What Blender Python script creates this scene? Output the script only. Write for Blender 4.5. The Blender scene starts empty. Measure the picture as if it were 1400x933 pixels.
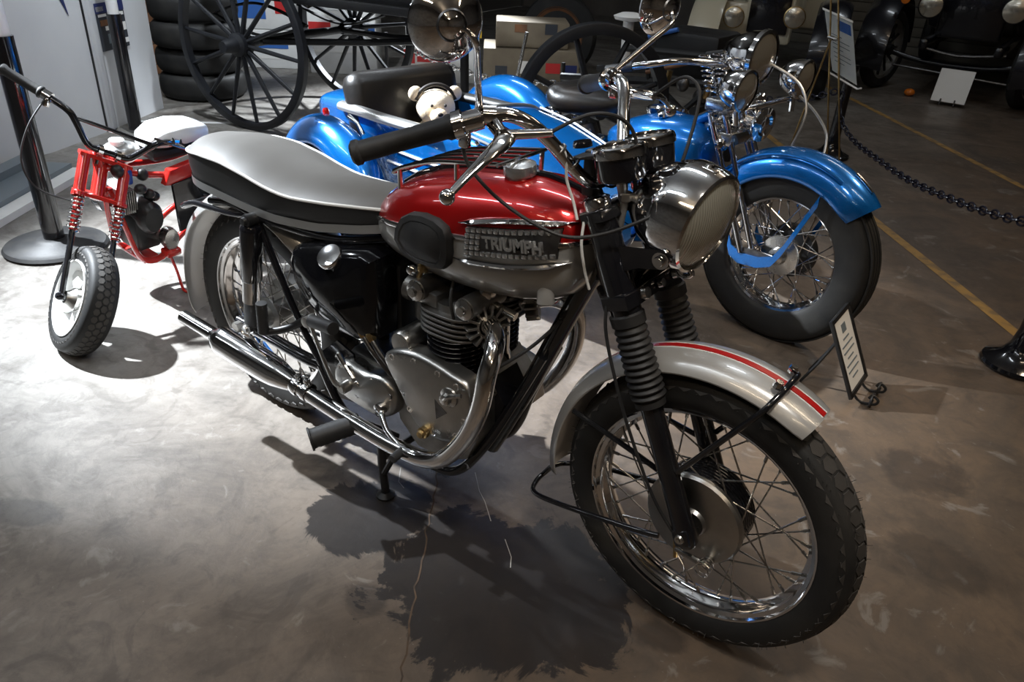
import bpy, bmesh, math, random
import numpy as np
from mathutils import Matrix, Vector
random.seed(7)
PI = math.pi
SC = bpy.context.scene
COL = SC.collection

# ---------------------------------------------------------------- camera
cd = bpy.data.cameras.new('camera'); cd.lens = 27.0; cd.sensor_width = 36.0; cd.sensor_fit = 'HORIZONTAL'
cd.clip_start = 0.05; cd.clip_end = 60
cam = bpy.data.objects.new('camera', cd); COL.objects.link(cam)
cam.location = (1.7805, -1.2746, 1.4264); cam.rotation_euler = (1.0575, -0.0443, 0.6413)
SC.camera = cam

# ---------------------------------------------------------------- world, view, main lights
w = bpy.data.worlds.new('world'); SC.world = w; w.use_nodes = True
w.node_tree.nodes['Background'].inputs[0].default_value = (0.55, 0.62, 0.75, 1)
w.node_tree.nodes['Background'].inputs[1].default_value = 0.02
SC.view_settings.view_transform = 'Standard'; SC.view_settings.look = 'None'
SC.view_settings.gamma = 1.0; SC.view_settings.use_curve_mapping = False
SC.view_settings.exposure = 0.15

def aim(o, tgt):
    o.rotation_euler = (Vector(tgt) - o.location).to_track_quat('-Z', 'Y').to_euler()
def spot(loc, tgt, power, color, size=50, blend=.8, rad=.06):
    l = bpy.data.lights.new('spot_light', 'SPOT'); l.energy = power; l.color = color
    l.spot_size = math.radians(size); l.spot_blend = blend; l.shadow_soft_size = rad
    o = bpy.data.objects.new('spot_light', l); COL.objects.link(o); o.location = loc; aim(o, tgt); return o
def area(loc, tgt, sx, sy, power, color):
    l = bpy.data.lights.new('area_light', 'AREA'); l.energy = power; l.color = color
    l.shape = 'RECTANGLE'; l.size = sx; l.size_y = sy
    o = bpy.data.objects.new('area_light', l); COL.objects.link(o); o.location = loc; aim(o, tgt); return o
WARM = (1.0, .80, .58); COOL = (.86, .93, 1.0); NEUT = (1.0, .95, .88)
CEIL = 3.9
SPOTS = [  # ceiling spot lamps: location, target, watts, colour, cone, blend, bulb radius
    ((-3.0, -0.55, 3.55), (-.60, .72, 0), 5200, COOL, 42, .8, .05),
    ((-2.3, 1.2, 3.6), (-3.4, 2.7, 0), 380, COOL, 75, .9, .06),
    ((-3.3, 5.3, 2.7), (-2.3, 2.6, 0), 3000, COOL, 50, .8, .08),  # added backlight: bright floor behind dark cart wheels
    ((2.0, -.9, 3.6), (1.1, 0, .4), 190, NEUT, 55, 1, .25),
    ((2.6, 2.8, 3.6), (1.25, 1.7, .5), 150, WARM, 38, 1, .2),
]
for s in SPOTS: spot(*s)
FILL_TUBES = [((-1.4, -1.6, 3.2), 15), ((1.2, -2.6, 3.2), 11), ((-3.8, 0.6, 3.2), 24), ((-1.6, 2.6, 3.2), 20), ((1.6, 3.4, 3.2), 9), ((.5, 1.1, 3.2), 13), ((2.9, .6, 3.2), 9), ((.6, 7.0, 3.2), 9), ((3.6, -2.6, 3.2), 10), ((-3.6, -2.8, 3.2), 12), ((.2, -1.5, 3.2), 12)]
for (loc, p) in FILL_TUBES:      # pendants added for fill and chrome highlights: most goes down, some up
    area(loc, (loc[0], loc[1], 0), 1.3, .14, p, COOL if loc[0] < 1 else WARM)
    area((loc[0], loc[1], loc[2] + .13), (loc[0], loc[1], 9), 1.3, .2, p * .5, COOL if loc[0] < 1 else WARM)  # uplight added to brighten the ceiling mirrored in the chrome

# ---------------------------------------------------------------- materials
def mat(name, col, rough=.5, metal=0., coat=0., noise=None, bump=0., bscale=80., spec=.5, emit=None, trans=0., ior=1.45, coat_rough=.03):
    m = bpy.data.materials.new(name); m.use_nodes = True
    n = m.node_tree.nodes; b = n['Principled BSDF']; L = m.node_tree.links
    b.inputs['Base Color'].default_value = (*col, 1); b.inputs['Roughness'].default_value = rough
    b.inputs['Metallic'].default_value = metal; b.inputs['Coat Weight'].default_value = coat
    b.inputs['Coat Roughness'].default_value = coat_rough
    b.inputs['Specular IOR Level'].default_value = spec; b.inputs['IOR'].default_value = ior
    b.inputs['Transmission Weight'].default_value = trans
    if emit: b.inputs['Emission Color'].default_value = (*emit[0], 1); b.inputs['Emission Strength'].default_value = emit[1]
    tc = n.new('ShaderNodeTexCoord')
    if noise:   # (scale, second colour, low, high, rough_delta)
        nz = n.new('ShaderNodeTexNoise'); nz.inputs['Scale'].default_value = noise[0]; nz.inputs['Detail'].default_value = 6
        L.new(tc.outputs['Object'], nz.inputs['Vector'])
        cr = n.new('ShaderNodeMapRange'); cr.inputs[1].default_value = noise[2]; cr.inputs[2].default_value = noise[3]
        L.new(nz.outputs['Fac'], cr.inputs[0])
        mx = n.new('ShaderNodeMix'); mx.data_type = 'RGBA'; mx.inputs['A'].default_value = (*col, 1); mx.inputs['B'].default_value = (*noise[1], 1)
        L.new(cr.outputs[0], mx.inputs['Factor']); L.new(mx.outputs['Result'], b.inputs['Base Color'])
        if len(noise) > 4:
            r2 = n.new('ShaderNodeMapRange'); r2.inputs[3].default_value = rough; r2.inputs[4].default_value = rough + noise[4]
            L.new(cr.outputs[0], r2.inputs[0]); L.new(r2.outputs[0], b.inputs['Roughness'])
    if bump:
        bz = n.new('ShaderNodeTexNoise'); bz.inputs['Scale'].default_value = bscale; bz.inputs['Detail'].default_value = 4
        L.new(tc.outputs['Object'], bz.inputs['Vector'])
        bn = n.new('ShaderNodeBump'); bn.inputs['Strength'].default_value = bump; bn.inputs['Distance'].default_value = .002
        L.new(bz.outputs['Fac'], bn.inputs['Height']); L.new(bn.outputs['Normal'], b.inputs['Normal'])
    return m
M = {}
M['chrome'] = mat('chrome', (.78, .78, .79), .06, 1, noise=(9, (.70, .69, .67), .4, .8, .08))
M['chrome_dull'] = mat('chrome_dull', (.55, .54, .52), .22, 1, noise=(25, (.40, .38, .35), .4, .8, .15))
M['alloy'] = mat('polished_alloy', (.46, .45, .43), .27, 1, noise=(14, (.33, .32, .30), .35, .75, .15), bump=.08, bscale=60)
M['cast'] = mat('cast_alloy', (.30, .295, .285), .42, 1, noise=(20, (.18, .175, .165), .35, .75, .15), bump=.25, bscale=220)
M['steel'] = mat('dark_steel', (.16, .16, .165), .38, 1, noise=(30, (.09, .085, .08), .4, .7))
M['brass'] = mat('brass', (.62, .44, .20), .28, 1, noise=(20, (.42, .30, .14), .4, .7))
M['black'] = mat('black_enamel', (.006, .006, .008), .12, 0, coat=.6, noise=(12, (.012, .012, .013), .4, .7))
M['blackdeep'] = mat('deep_black_enamel', (.003, .003, .004), .10, spec=.3, coat=.15, noise=(12, (.005, .005, .005), .4, .7))
M['blacksatin'] = mat('black_satin', (.012, .012, .013), .4, noise=(18, (.022, .021, .020), .4, .7))
M['rubber'] = mat('black_rubber', (.014, .014, .015), .55, bump=.15, bscale=150, noise=(20, (.026, .025, .024), .4, .7))
M['tire'] = mat('tire_rubber', (.012, .012, .012), .62, bump=.2, bscale=200, noise=(7, (.030, .028, .025), .45, .75))
M['tread'] = mat('tread_rubber', (.040, .036, .032), .7, bump=.3, bscale=200, noise=(15, (.055, .050, .045), .4, .75))
M['silver'] = mat('silver_paint', (.46, .45, .43), .30, .45, coat=.7, bump=.05, bscale=900)
M['redstripe'] = mat('red_stripe', (.38, .008, .008), .3, coat=.7)
M['white'] = mat('white_paint', (.80, .80, .78), .35, noise=(6, (.70, .70, .69), .4, .7))
M['greyvinyl'] = mat('grey_vinyl', (.118, .113, .106), .42, bump=.12, bscale=500, noise=(4, (.092, .087, .080), .35, .7, .08))
M['blackvinyl'] = mat('black_vinyl', (.012, .012, .012), .42, bump=.15, bscale=450, noise=(6, (.02, .019, .018), .4, .7))
M['brownvinyl'] = mat('brown_black_leather', (.007, .006, .0055), .38, bump=.25, bscale=120, noise=(5, (.022, .014, .009), .5, .8))
M['piping'] = mat('white_piping', (.72, .71, .68), .45)
M['capalloy'] = mat('satin_alloy', (.62, .62, .61), .22, .9, noise=(30, (.52, .52, .51), .4, .7, .1))
M['trimgrey'] = mat('seat_trim_aluminium', (.52, .52, .51), .30, .85)
M['blue'] = mat('blue_metallic_paint', (.001, .115, .42), .26, .55, coat=1, noise=(400, (.002, .17, .55), .4, .7))
M['bluedeep'] = M['blue']
M['red'] = mat('red_enamel', (.50, .018, .012), .25, coat=.8, noise=(10, (.40, .012, .010), .4, .7))
M['plush'] = mat('cream_plush', (.78, .62, .42), .9, bump=.8, bscale=160, noise=(9, (.86, .76, .62), .35, .65))
M['plushdark'] = mat('dark_plush', (.02, .015, .012), .6)
M['wagon'] = mat('black_wagon_paint', (.006, .006, .007), .5, noise=(8, (.011, .011, .011), .4, .7), bump=.2, bscale=40)
M['wagonwheel'] = mat('charcoal_wheel_paint', (.007, .008, .011), .5, noise=(9, (.014, .015, .018), .4, .7))
M['paper'] = mat('paper', (.78, .77, .74), .6)
M['cream'] = mat('cream_car_paint', (.60, .55, .42), .3, coat=.6)
M['board'] = mat('white_board', (.66, .67, .68), .4, noise=(2.5, (.60, .61, .63), .35, .7))
M['bluewrap'] = mat('blue_plastic', (.02, .06, .30), .3)
M['amber'] = mat('amber_lens', (.75, .20, .02), .2, coat=.5)
M['redlens'] = mat('red_lens', (.55, .01, .01), .15, coat=.8)
M['yellow'] = mat('yellow_floor_paint', (.36, .21, .06), .5, noise=(14, (.20, .13, .06), .45, .62))
M['chainplastic'] = mat('black_plastic_chain', (.012, .013, .028), .3, coat=.3)
M['jointdark'] = mat('joint_filler', (.085, .052, .030), .7, noise=(30, (.04, .028, .02), .4, .7))
M['brick'] = mat('rust_brown', (.22, .10, .045), .6, noise=(10, (.12, .055, .03), .4, .7))
M['platform'] = mat('grey_blue_platform', (.16, .19, .21), .4)
M['cardboard'] = mat('cardboard', (.20, .165, .115), .8, noise=(6, (.15, .12, .085), .4, .7))
M['redprint'] = mat('red_print', (.55, .03, .03), .5)
M['blueprint'] = mat('blue_print', (.04, .14, .45), .5)
M['navyprint'] = mat('navy_print', (.02, .03, .12), .5)
M['yellowprint'] = mat('yellow_print', (.62, .38, .03), .5)
M['darkprint'] = mat('dark_print', (.03, .035, .045), .5)
M['dial'] = mat('dial_face', (.02, .02, .02), .35)

def tank_paint():   # red over silver, the seam rising towards the front
    m = mat('two_tone_tank_paint', (.5, .01, .01), .28, .35, coat=1, bump=.02, bscale=900)
    n = m.node_tree.nodes; L = m.node_tree.links; b = n['Principled BSDF']
    tc = n.new('ShaderNodeTexCoord'); sp = n.new('ShaderNodeSeparateXYZ'); L.new(tc.outputs['Object'], sp.inputs[0])
    a = n.new('ShaderNodeMath'); a.operation = 'MULTIPLY_ADD'; a.inputs[1].default_value = -.14; a.inputs[2].default_value = -.715
    L.new(sp.outputs['X'], a.inputs[0])
    s = n.new('ShaderNodeMath'); s.operation = 'ADD'; L.new(sp.outputs['Z'], s.inputs[0]); L.new(a.outputs[0], s.inputs[1])
    g = n.new('ShaderNodeMath'); g.operation = 'GREATER_THAN'; g.inputs[1].default_value = 0; L.new(s.outputs[0], g.inputs[0])
    mx = n.new('ShaderNodeMix'); mx.data_type = 'RGBA'; mx.inputs['A'].default_value = (.30, .295, .28, 1); mx.inputs['B'].default_value = (.42, .004, .004, 1)
    L.new(g.outputs[0], mx.inputs['Factor']); L.new(mx.outputs['Result'], b.inputs['Base Color'])
    mr = n.new('ShaderNodeMapRange'); mr.inputs[3].default_value = .3; mr.inputs[4].default_value = .5
    L.new(g.outputs[0], mr.inputs[0]); L.new(mr.outputs[0], b.inputs['Metallic'])
    return m
M['tankpaint'] = tank_paint()
def lens_glass():
    m = mat('ribbed_headlamp_glass', (.72, .68, .55), .08, 0, coat=.5)
    n = m.node_tree.nodes; L = m.node_tree.links; b = n['Principled BSDF']
    b.inputs['Base Color'].default_value = (.40, .385, .32, 1); b.inputs['Metallic'].default_value = .35; b.inputs['Roughness'].default_value = .16
    tc = n.new('ShaderNodeTexCoord'); wv = n.new('ShaderNodeTexWave'); wv.bands_direction = 'Y'; wv.inputs['Scale'].default_value = 62
    wv.inputs['Distortion'].default_value = .4
    L.new(tc.outputs['Object'], wv.inputs['Vector'])
    bn = n.new('ShaderNodeBump'); bn.inputs['Strength'].default_value = .5; bn.inputs['Distance'].default_value = .003
    L.new(wv.outputs['Fac'], bn.inputs['Height']); L.new(bn.outputs['Normal'], b.inputs['Normal'])
    return m
M['lens'] = lens_glass()
M['clearlens'] = mat('clear_lamp_lens', (.50, .46, .38), .2, .75, coat=.8)

# ---------------------------------------------------------------- geometry helpers
def unit(v): v = np.asarray(v, float); return v / (np.linalg.norm(v) + 1e-12)
def basis(ax):
    ax = unit(ax); t = np.array([0, 0, 1.]) if abs(ax[2]) < .9 else np.array([1., 0, 0])
    a = unit(np.cross(t, ax)); return a, np.cross(ax, a)
def crom(P, k=6, closed=False):
    P = np.asarray(P, float); n = len(P); out = []
    rng = range(n if closed else n - 1)
    for i in rng:
        if closed: p0, p1, p2, p3 = P[i - 1], P[i], P[(i + 1) % n], P[(i + 2) % n]
        else: p0, p1, p2, p3 = P[max(i - 1, 0)], P[i], P[i + 1], P[min(i + 2, n - 1)]
        for j in range(k):
            t = j / k
            out.append(.5 * ((2 * p1) + (-p0 + p2) * t + (2 * p0 - 5 * p1 + 4 * p2 - p3) * t * t + (-p0 + 3 * p1 - 3 * p2 + p3) * t ** 3))
    if not closed: out.append(P[-1])
    return np.array(out)
def interp(x, xs, ys): return float(np.interp(x, xs, ys))

class G:
    def __init__(s): s.V = []; s.F = []; s.n = 0; s.MI = []; s.mi = 0
    def add(s, V, F):
        V = np.asarray(V, float).reshape(-1, 3); s.V.append(V)
        for f in F: s.F.append([i + s.n for i in f]); s.MI.append(s.mi)
        s.n += len(V); return s
    def rings(s, R, closed=True, cap0=True, cap1=True, loop=False):
        R = [np.asarray(r, float) for r in R]; m = len(R[0]); k = len(R); F = []
        for i in range(k if loop else k - 1):
            a = i * m; b = ((i + 1) % k) * m
            for j in range(m if closed else m - 1):
                j2 = (j + 1) % m; F.append((a + j, a + j2, b + j2, b + j))
        if not loop and closed:
            if cap0: F.append(tuple(range(m - 1, -1, -1)))
            if cap1: F.append(tuple(range((k - 1) * m, k * m)))
        return s.add(np.concatenate(R), F)
    def tube(s, P, r, n=10, k=0, closed=False, sq=1.):
        P = np.asarray(P, float)
        if k: 
            if not np.isscalar(r): r = crom(np.array([[q, 0, 0] for q in r]), k, closed)[:, 0]
            P = crom(P, k, closed)
        N = len(P); r = np.full(N, r) if np.isscalar(r) else np.asarray(r, float)
        T = np.zeros_like(P)
        for i in range(N):
            a, b = (P[i - 1], P[(i + 1) % N]) if closed else (P[max(i - 1, 0)], P[min(i + 1, N - 1)])
            T[i] = unit(b - a)
        u, v = basis(T[0]); R = []
        for i in range(N):
            u = unit(u - T[i] * (u @ T[i])); v = np.cross(T[i], u)
            an = np.arange(n) * 2 * PI / n
            R.append(P[i] + r[i] * (np.cos(an)[:, None] * u + sq * np.sin(an)[:, None] * v))
        return s.rings(R, loop=closed)
    def lathe(s, c, ax, prof, n=32, closed=False, u=None, arc=None):
        c = np.asarray(c, float); ax = unit(ax); a, b = basis(ax)
        if u is not None: a = unit(np.asarray(u, float) - ax * (np.asarray(u, float) @ ax)); b = np.cross(ax, a)
        if arc is None: an = np.arange(n) * 2 * PI / n
        else: an = np.linspace(arc[0], arc[1], n)
        m = len(prof); V = []
        for t in an:
            d = math.cos(t) * a + math.sin(t) * b
            for (r, h) in prof: V.append(c + r * d + h * ax)
        F = []
        for i in range(n if arc is None else n - 1):
            i2 = (i + 1) % n
            for j in range(m if closed else m - 1):
                j2 = (j + 1) % m
                q = [i * m + j, i2 * m + j, i2 * m + j2, i * m + j2]
                F.append(q)
        if arc is not None and closed:
            F.append(list(range(m))); F.append([(n - 1) * m + j for j in range(m - 1, -1, -1)])
        return s.add(V, F)
    def box(s, c, d, R=None, bev=0.):
        c = np.asarray(c, float); d = np.asarray(d, float) / 2; b = min(bev, *(d * .98)) if bev else 0
        if not b:
            V = np.array([[x, y, z] for x in (-1, 1) for y in (-1, 1) for z in (-1, 1)], float) * d
            F = [(0, 1, 3, 2), (4, 6, 7, 5), (0, 4, 5, 1), (2, 3, 7, 6), (0, 2, 6, 4), (1, 5, 7, 3)]
        else:
            bm = bmesh.new(); bmesh.ops.create_cube(bm, size=2)
            for v in bm.verts: v.co = Vector((v.co.x * d[0], v.co.y * d[1], v.co.z * d[2]))
            bmesh.ops.bevel(bm, geom=bm.edges[:], offset=b, segments=2, affect='EDGES', profile=.5)
            bm.verts.index_update(); V = np.array([v.co[:] for v in bm.verts]); F = [[v.index for v in f.verts] for f in bm.faces]; bm.free()
        if R is not None: V = V @ np.asarray(R, float).T
        return s.add(V + c, F)
    def prism(s, poly, vec, bev=0., dome=0.):   # polygon (3D points) extruded along vec with a chamfered far edge
        P = np.asarray(poly, float); vec = np.asarray(vec, float); L = np.linalg.norm(vec); u = vec / L; c = P.mean(0)
        R = [P]
        if bev:
            k = 4
            for i in range(k + 1):
                a = i / k * PI / 2
                d = P - c; ln = np.linalg.norm(d, axis=1)[:, None]
                R.append(c + d * (1 - bev * (1 - math.cos(a)) / ln) + u * (L - bev + bev * math.sin(a)))
        else: R.append(P + vec)
        if dome:
            Q = R[-1]; cc = Q.mean(0)
            for f in (.75, .45, .15): R.append(cc + (Q - cc) * f + u * dome * (1 - f * f))
        return s.rings(R)
    def sphere(s, c, r, sc=(1, 1, 1), n=16, m=10, R=None):
        V = []; F = []
        for i in range(m + 1):
            t = PI * i / m
            for j in range(n):
                p = 2 * PI * j / n; V.append((math.sin(t) * math.cos(p) * sc[0] * r, math.sin(t) * math.sin(p) * sc[1] * r, math.cos(t) * sc[2] * r))
        for i in range(m):
            for j in range(n):
                j2 = (j + 1) % n; F.append((i * n + j, (i + 1) * n + j, (i + 1) * n + j2, i * n + j2))
        V = np.array(V)
        if R is not None: V = V @ np.asarray(R).T
        return s.add(V + np.asarray(c, float), F)
    def map(s, f):
        s.V = [np.array([f(p) for p in v]) if getattr(f, 'pt', False) else f(v) for v in s.V]; return s

def build(name, g, m, parent=None, sharp=38):
    V = np.concatenate(g.V); me = bpy.data.meshes.new(name); me.from_pydata(V.tolist(), [], g.F)
    bm = bmesh.new(); bm.from_mesh(me); bmesh.ops.remove_doubles(bm, verts=bm.verts, dist=1e-6)
    bmesh.ops.recalc_face_normals(bm, faces=bm.faces); bm.to_mesh(me); bm.free()
    for q in (m if isinstance(m, (list, tuple)) else [m]): me.materials.append(M[q] if isinstance(q, str) else q)
    if isinstance(m, (list, tuple)) and len(me.polygons) == len(g.MI): me.polygons.foreach_set('material_index', g.MI)
    me.polygons.foreach_set('use_smooth', [True] * len(me.polygons)); me.set_sharp_from_angle(angle=math.radians(sharp))
    o = bpy.data.objects.new(name, me); COL.objects.link(o)
    if parent is not None: o.parent = parent
    return o
def tag(o, label=None, cat=None, group=None, kind=None):
    if label: o['label'] = label
    if cat: o['category'] = cat
    if group: o['group'] = group
    if kind: o['kind'] = kind
    return o
def thing(name, label, cat, loc=(0, 0, 0), rot=(0, 0, 0), group=None):
    o = bpy.data.objects.new(name, None); COL.objects.link(o); o.location = loc; o.rotation_euler = rot
    o.empty_display_size = .05
    return tag(o, label, cat, group)
def struct(name, g, m, label=None, parent=None, sharp=38):
    o = build(name, g, m, parent, sharp)
    if parent is None: o['kind'] = 'structure'
    if label: o['label'] = label
    return o
def dup(o, parent=None):
    c = o.copy(); COL.objects.link(c); c.parent = parent
    for ch in list(o.children): dup(ch, c)
    return c
def text(name, s, size, extrude, mw, m, parent, shear=0, sx=1., bold=0.):
    cu = bpy.data.curves.new(name, 'FONT'); cu.body = s; cu.size = size; cu.extrude = extrude; cu.align_x = 'CENTER'; cu.align_y = 'CENTER'; cu.offset = bold
    t = bpy.data.objects.new(name, cu); COL.objects.link(t)
    me = bpy.data.meshes.new_from_object(t.evaluated_get(bpy.context.evaluated_depsgraph_get()))
    bpy.data.objects.remove(t); bpy.data.curves.remove(cu)
    mw = np.array(mw, float)
    for v in me.vertices:
        p = mw @ np.array([v.co.x * sx + v.co.y * shear, v.co.y, v.co.z, 1]); v.co = p[:3]
    me.materials.clear(); me.materials.append(M[m] if isinstance(m, str) else m); me.name = name
    o = bpy.data.objects.new(name, me); COL.objects.link(o); o.parent = parent; return o
def frame4(x, y, z, o): m = np.eye(4); m[:3, 0] = x; m[:3, 1] = y; m[:3, 2] = z; m[:3, 3] = o; return m

# local frame -> parent frame: origin o, x forward f, y left l, z up u
class Fr:
    def __init__(s, o, f, l, u): s.o = np.asarray(o, float); s.B = np.stack([unit(f), unit(l), unit(u)])
    def __call__(s, V): return np.asarray(V, float) @ s.B + s.o
    def d(s, v): return np.asarray(v, float) @ s.B
def rotz(a): c, s_ = math.cos(a), math.sin(a); return np.array([[c, -s_, 0], [s_, c, 0], [0, 0, 1]])

# wheel pieces; local frame of the wheel: x forward, y axis (left), z up, origin at the axle
def tire_geo(R, rim, w, fr):
    g = G(); k = [(rim - .004, -.36), (rim + .006, -.44), (rim + (R - rim) * .35, -.5), (rim + (R - rim) * .65, -.485), (rim + (R - rim) * .86, -.40), (R - .002 - (R - rim) * .03, -.24), (R, -.08)]
    prof = [(r, y * w) for r, y in k] + [(r, -y * w) for r, y in reversed(k)]
    P = crom(np.array([[r, h, 0] for r, h in prof]), 3)[:, :2]
    g.lathe((0, 0, 0), (0, 1, 0), [tuple(q) for q in P], 72, closed=True); return g.map(fr)
def tread_geo(R, w, fr, N=60, rows=(-58, -38, -19, 0, 19, 38, 58), rc=None, hexr=.0125, hgt=.006, nubs=0, seed=1):
    g = G(); rnd = random.Random(seed); rc = rc or w * .5; Rc = R - rc; pitch = 2 * PI / N
    for ri, ph in enumerate(rows):
        for i in range(N):
            th = (i + (.5 if ri % 2 else 0)) * pitch; top = []; bot = []
            for j in range(6):
                a = PI / 6 + j * PI / 3
                for (L, f, h) in ((bot, 1.06, -.004), (top, .9, hgt)):
                    s_ = hexr * 1.22 * f * math.cos(a); t_ = hexr * 1.0 * f * math.sin(a)
                    p = math.radians(ph) + t_ / rc; q = th + s_ / R; rr = Rc + (rc + h) * math.cos(p)
                    L.append((rr * math.cos(q), (rc + h) * math.sin(p), rr * math.sin(q)))
            g.rings([bot, top], cap0=False)
    for i in range(nubs):
        q = rnd.uniform(0, 2 * PI); p = math.radians(rnd.choice((-66, -48, -28, 28, 48, 66)) + rnd.uniform(-3, 3)); h0 = rc; h1 = rc + hgt + rnd.uniform(.005, .010)
        A = [((Rc + h * math.cos(p)) * math.cos(q), h * math.sin(p), (Rc + h * math.cos(p)) * math.sin(q)) for h in (h0, h1)]
        g.tube(A, [.0009, .0005], 3)
    return g.map(fr)
def rim_geo(rim, w, fr):
    h = w / 2; g = G()
    prof = [(rim + .001, -h), (rim, -h - .004), (rim - .004, -h - .003), (rim - .006, -h + .004), (rim - .014, -h + .008), (rim - .017, -h * .5), (rim - .026, -h * .25), (rim - .028, 0),
            (rim - .026, h * .25), (rim - .017, h * .5), (rim - .014, h - .008), (rim - .006, h - .004), (rim - .004, h + .003), (rim, h + .004), (rim + .001, h), (rim - .008, h * .6), (rim - .012, 0), (rim - .008, -h * .6)]
    g.lathe((0, 0, 0), (0, 1, 0), prof, 72, closed=True); return g.map(fr)
def spokes(parent, fr, hubr, huby, rim, N=40, r=.0019, m='chrome_dull', cross=.9):
    for i in range(N):
        side = -1 if i % 2 else 1; k = i // 2; d = 1 if k % 2 else -1
        a = 2 * PI * i / N; hb = a - d * cross
        A = np.array([hubr * math.cos(hb), side * huby, hubr * math.sin(hb)]); B = np.array([(rim - .022) * math.cos(a), side * .004, (rim - .022) * math.sin(a)])
        C = A + (B - A) * .88; g = G(); g.tube([A, C, C + (B - C) * .01, B], [r, r, r * 1.9, r * 1.9], 6)
        build('spoke', g.map(fr), m, parent)
# ================================================================ the hall
def concrete():
    m = mat('stained_concrete', (.2, .18, .16), .35)
    n = m.node_tree.nodes; L = m.node_tree.links; b = n['Principled BSDF']
    tc = n.new('ShaderNodeTexCoord')
    def nz(scale, det=8, rough=.6, dist=0.):
        t = n.new('ShaderNodeTexNoise'); t.inputs['Scale'].default_value = scale; t.inputs['Detail'].default_value = det; t.inputs['Roughness'].default_value = rough; t.inputs['Distortion'].default_value = dist
        L.new(tc.outputs['Object'], t.inputs['Vector']); return t
    def rng(src, a, b_, c=0., d=1.):
        r = n.new('ShaderNodeMapRange'); r.inputs[1].default_value = a; r.inputs[2].default_value = b_; r.inputs[3].default_value = c; r.inputs[4].default_value = d; L.new(src, r.inputs[0]); return r.outputs[0]
    def mix(fac, A, B):
        x = n.new('ShaderNodeMix'); x.data_type = 'RGBA'
        for k, v in (('A', A), ('B', B)):
            if isinstance(v, tuple): x.inputs[k].default_value = (*v, 1)
            else: L.new(v, x.inputs[k])
        L.new(fac, x.inputs['Factor']); return x.outputs['Result']
    big = nz(.9, 6, .55, .4); med = nz(2.4, 10, .68, 1.1); fine = nz(16, 10, .75, .5); speck = nz(70, 4, .6); pat = nz(6.5, 6, .6, 1.5)
    sp = n.new('ShaderNodeSeparateXYZ'); L.new(tc.outputs['Object'], sp.inputs[0])
    # grey concrete towards the back left, darker brown towards the right
    e = n.new('ShaderNodeMath'); e.operation = 'MULTIPLY_ADD'; e.inputs[1].default_value = .5; L.new(big.outputs['Fac'], e.inputs[0])
    ex = rng(sp.outputs['X'], -1.2, 1.6, -.12, .55); L.new(ex, e.inputs[2])
    col = mix(rng(e.outputs[0], .2, .72), (.25, .238, .218), (.130, .090, .060))
    col = mix(rng(med.outputs['Fac'], .40, .66, 0, .8), col, (.058, .046, .037))
    col = mix(rng(fine.outputs['Fac'], .46, .72, 0, .5), col, (.055, .046, .038))
    col = mix(rng(pat.outputs['Fac'], .56, .64, 0, .38), col, (.05, .040, .032))
    col = mix(rng(pat.outputs['Fac'], .40, .32, 0, .30), col, (.33, .31, .28))
    col = mix(rng(speck.outputs['Fac'], .68, .78, 0, .35), col, (.40, .38, .35))
    # oil stains: centre x, y, radius x, y, angle
    dn = nz(6.0, 10, .68, .8); mask = None
    for (cx_, cy_, rx, ry, ang) in ((.59, -.205, .165, .145, .8), (1.02, -.18, .30, .26, .3), (.59, .08, .075, .06, 0), (-.1, -.78, .11, .06, .5), (1.73, .95, .13, .11, .6), (1.385, -.08, .07, .05, .3), (1.86, .58, .16, .10, .2), (.80, -.42, .06, .05, 0)):
        mp = n.new('ShaderNodeMapping'); mp.vector_type = 'TEXTURE'
        mp.inputs['Location'].default_value = (cx_, cy_, 0); mp.inputs['Rotation'].default_value = (0, 0, ang); mp.inputs['Scale'].default_value = (rx, ry, 1)
        L.new(tc.outputs['Object'], mp.inputs[0]); ln = n.new('ShaderNodeVectorMath'); ln.operation = 'LENGTH'; L.new(mp.outputs[0], ln.inputs[0])
        a = n.new('ShaderNodeMath'); a.operation = 'MULTIPLY_ADD'; a.inputs[1].default_value = 1.9; L.new(dn.outputs['Fac'], a.inputs[0]); L.new(ln.outputs['Value'], a.inputs[2])
        k = rng(a.outputs[0], 2.03, 1.96 if cx_ in (.59, 1.02) else 1.70, 0, 1 if cx_ in (.59, 1.02) else .55)
        if mask is None: mask = k
        else:
            q = n.new('ShaderNodeMath'); q.operation = 'MAXIMUM'; L.new(mask, q.inputs[0]); L.new(k, q.inputs[1]); mask = q.outputs[0]
    ms = n.new('ShaderNodeMath'); ms.operation = 'MULTIPLY'; ms.inputs[1].default_value = .86; L.new(mask, ms.inputs[0])
    col = mix(ms.outputs[0], col, (.012, .011, .012)); L.new(col, b.inputs['Base Color'])
    r1 = rng(med.outputs['Fac'], .35, .7, .38, .52)
    r2 = n.new('ShaderNodeMath'); r2.operation = 'MULTIPLY_ADD'; r2.inputs[1].default_value = -.08; L.new(mask, r2.inputs[0]); L.new(r1, r2.inputs[2]); L.new(r2.outputs[0], b.inputs['Roughness'])
    bn = n.new('ShaderNodeBump'); bn.inputs['Strength'].default_value = .12; bn.inputs['Distance'].default_value = .01; L.new(fine.outputs['Fac'], bn.inputs['Height']); L.new(bn.outputs['Normal'], b.inputs['Normal'])
    return m
M['concrete'] = concrete()
M['walldark'] = mat('dark_wall', (.16, .145, .13), .7, noise=(2, (.10, .09, .08), .4, .7))
M['ceiling'] = mat('dark_ceiling', (.42, .41, .39), .8)
M['siding'] = mat('wood_siding', (.26, .235, .19), .6, noise=(3, (.20, .18, .145), .4, .7))
X0, X1, Y0, Y1 = -8.0, 5.5, -5.0, 10.2
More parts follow.
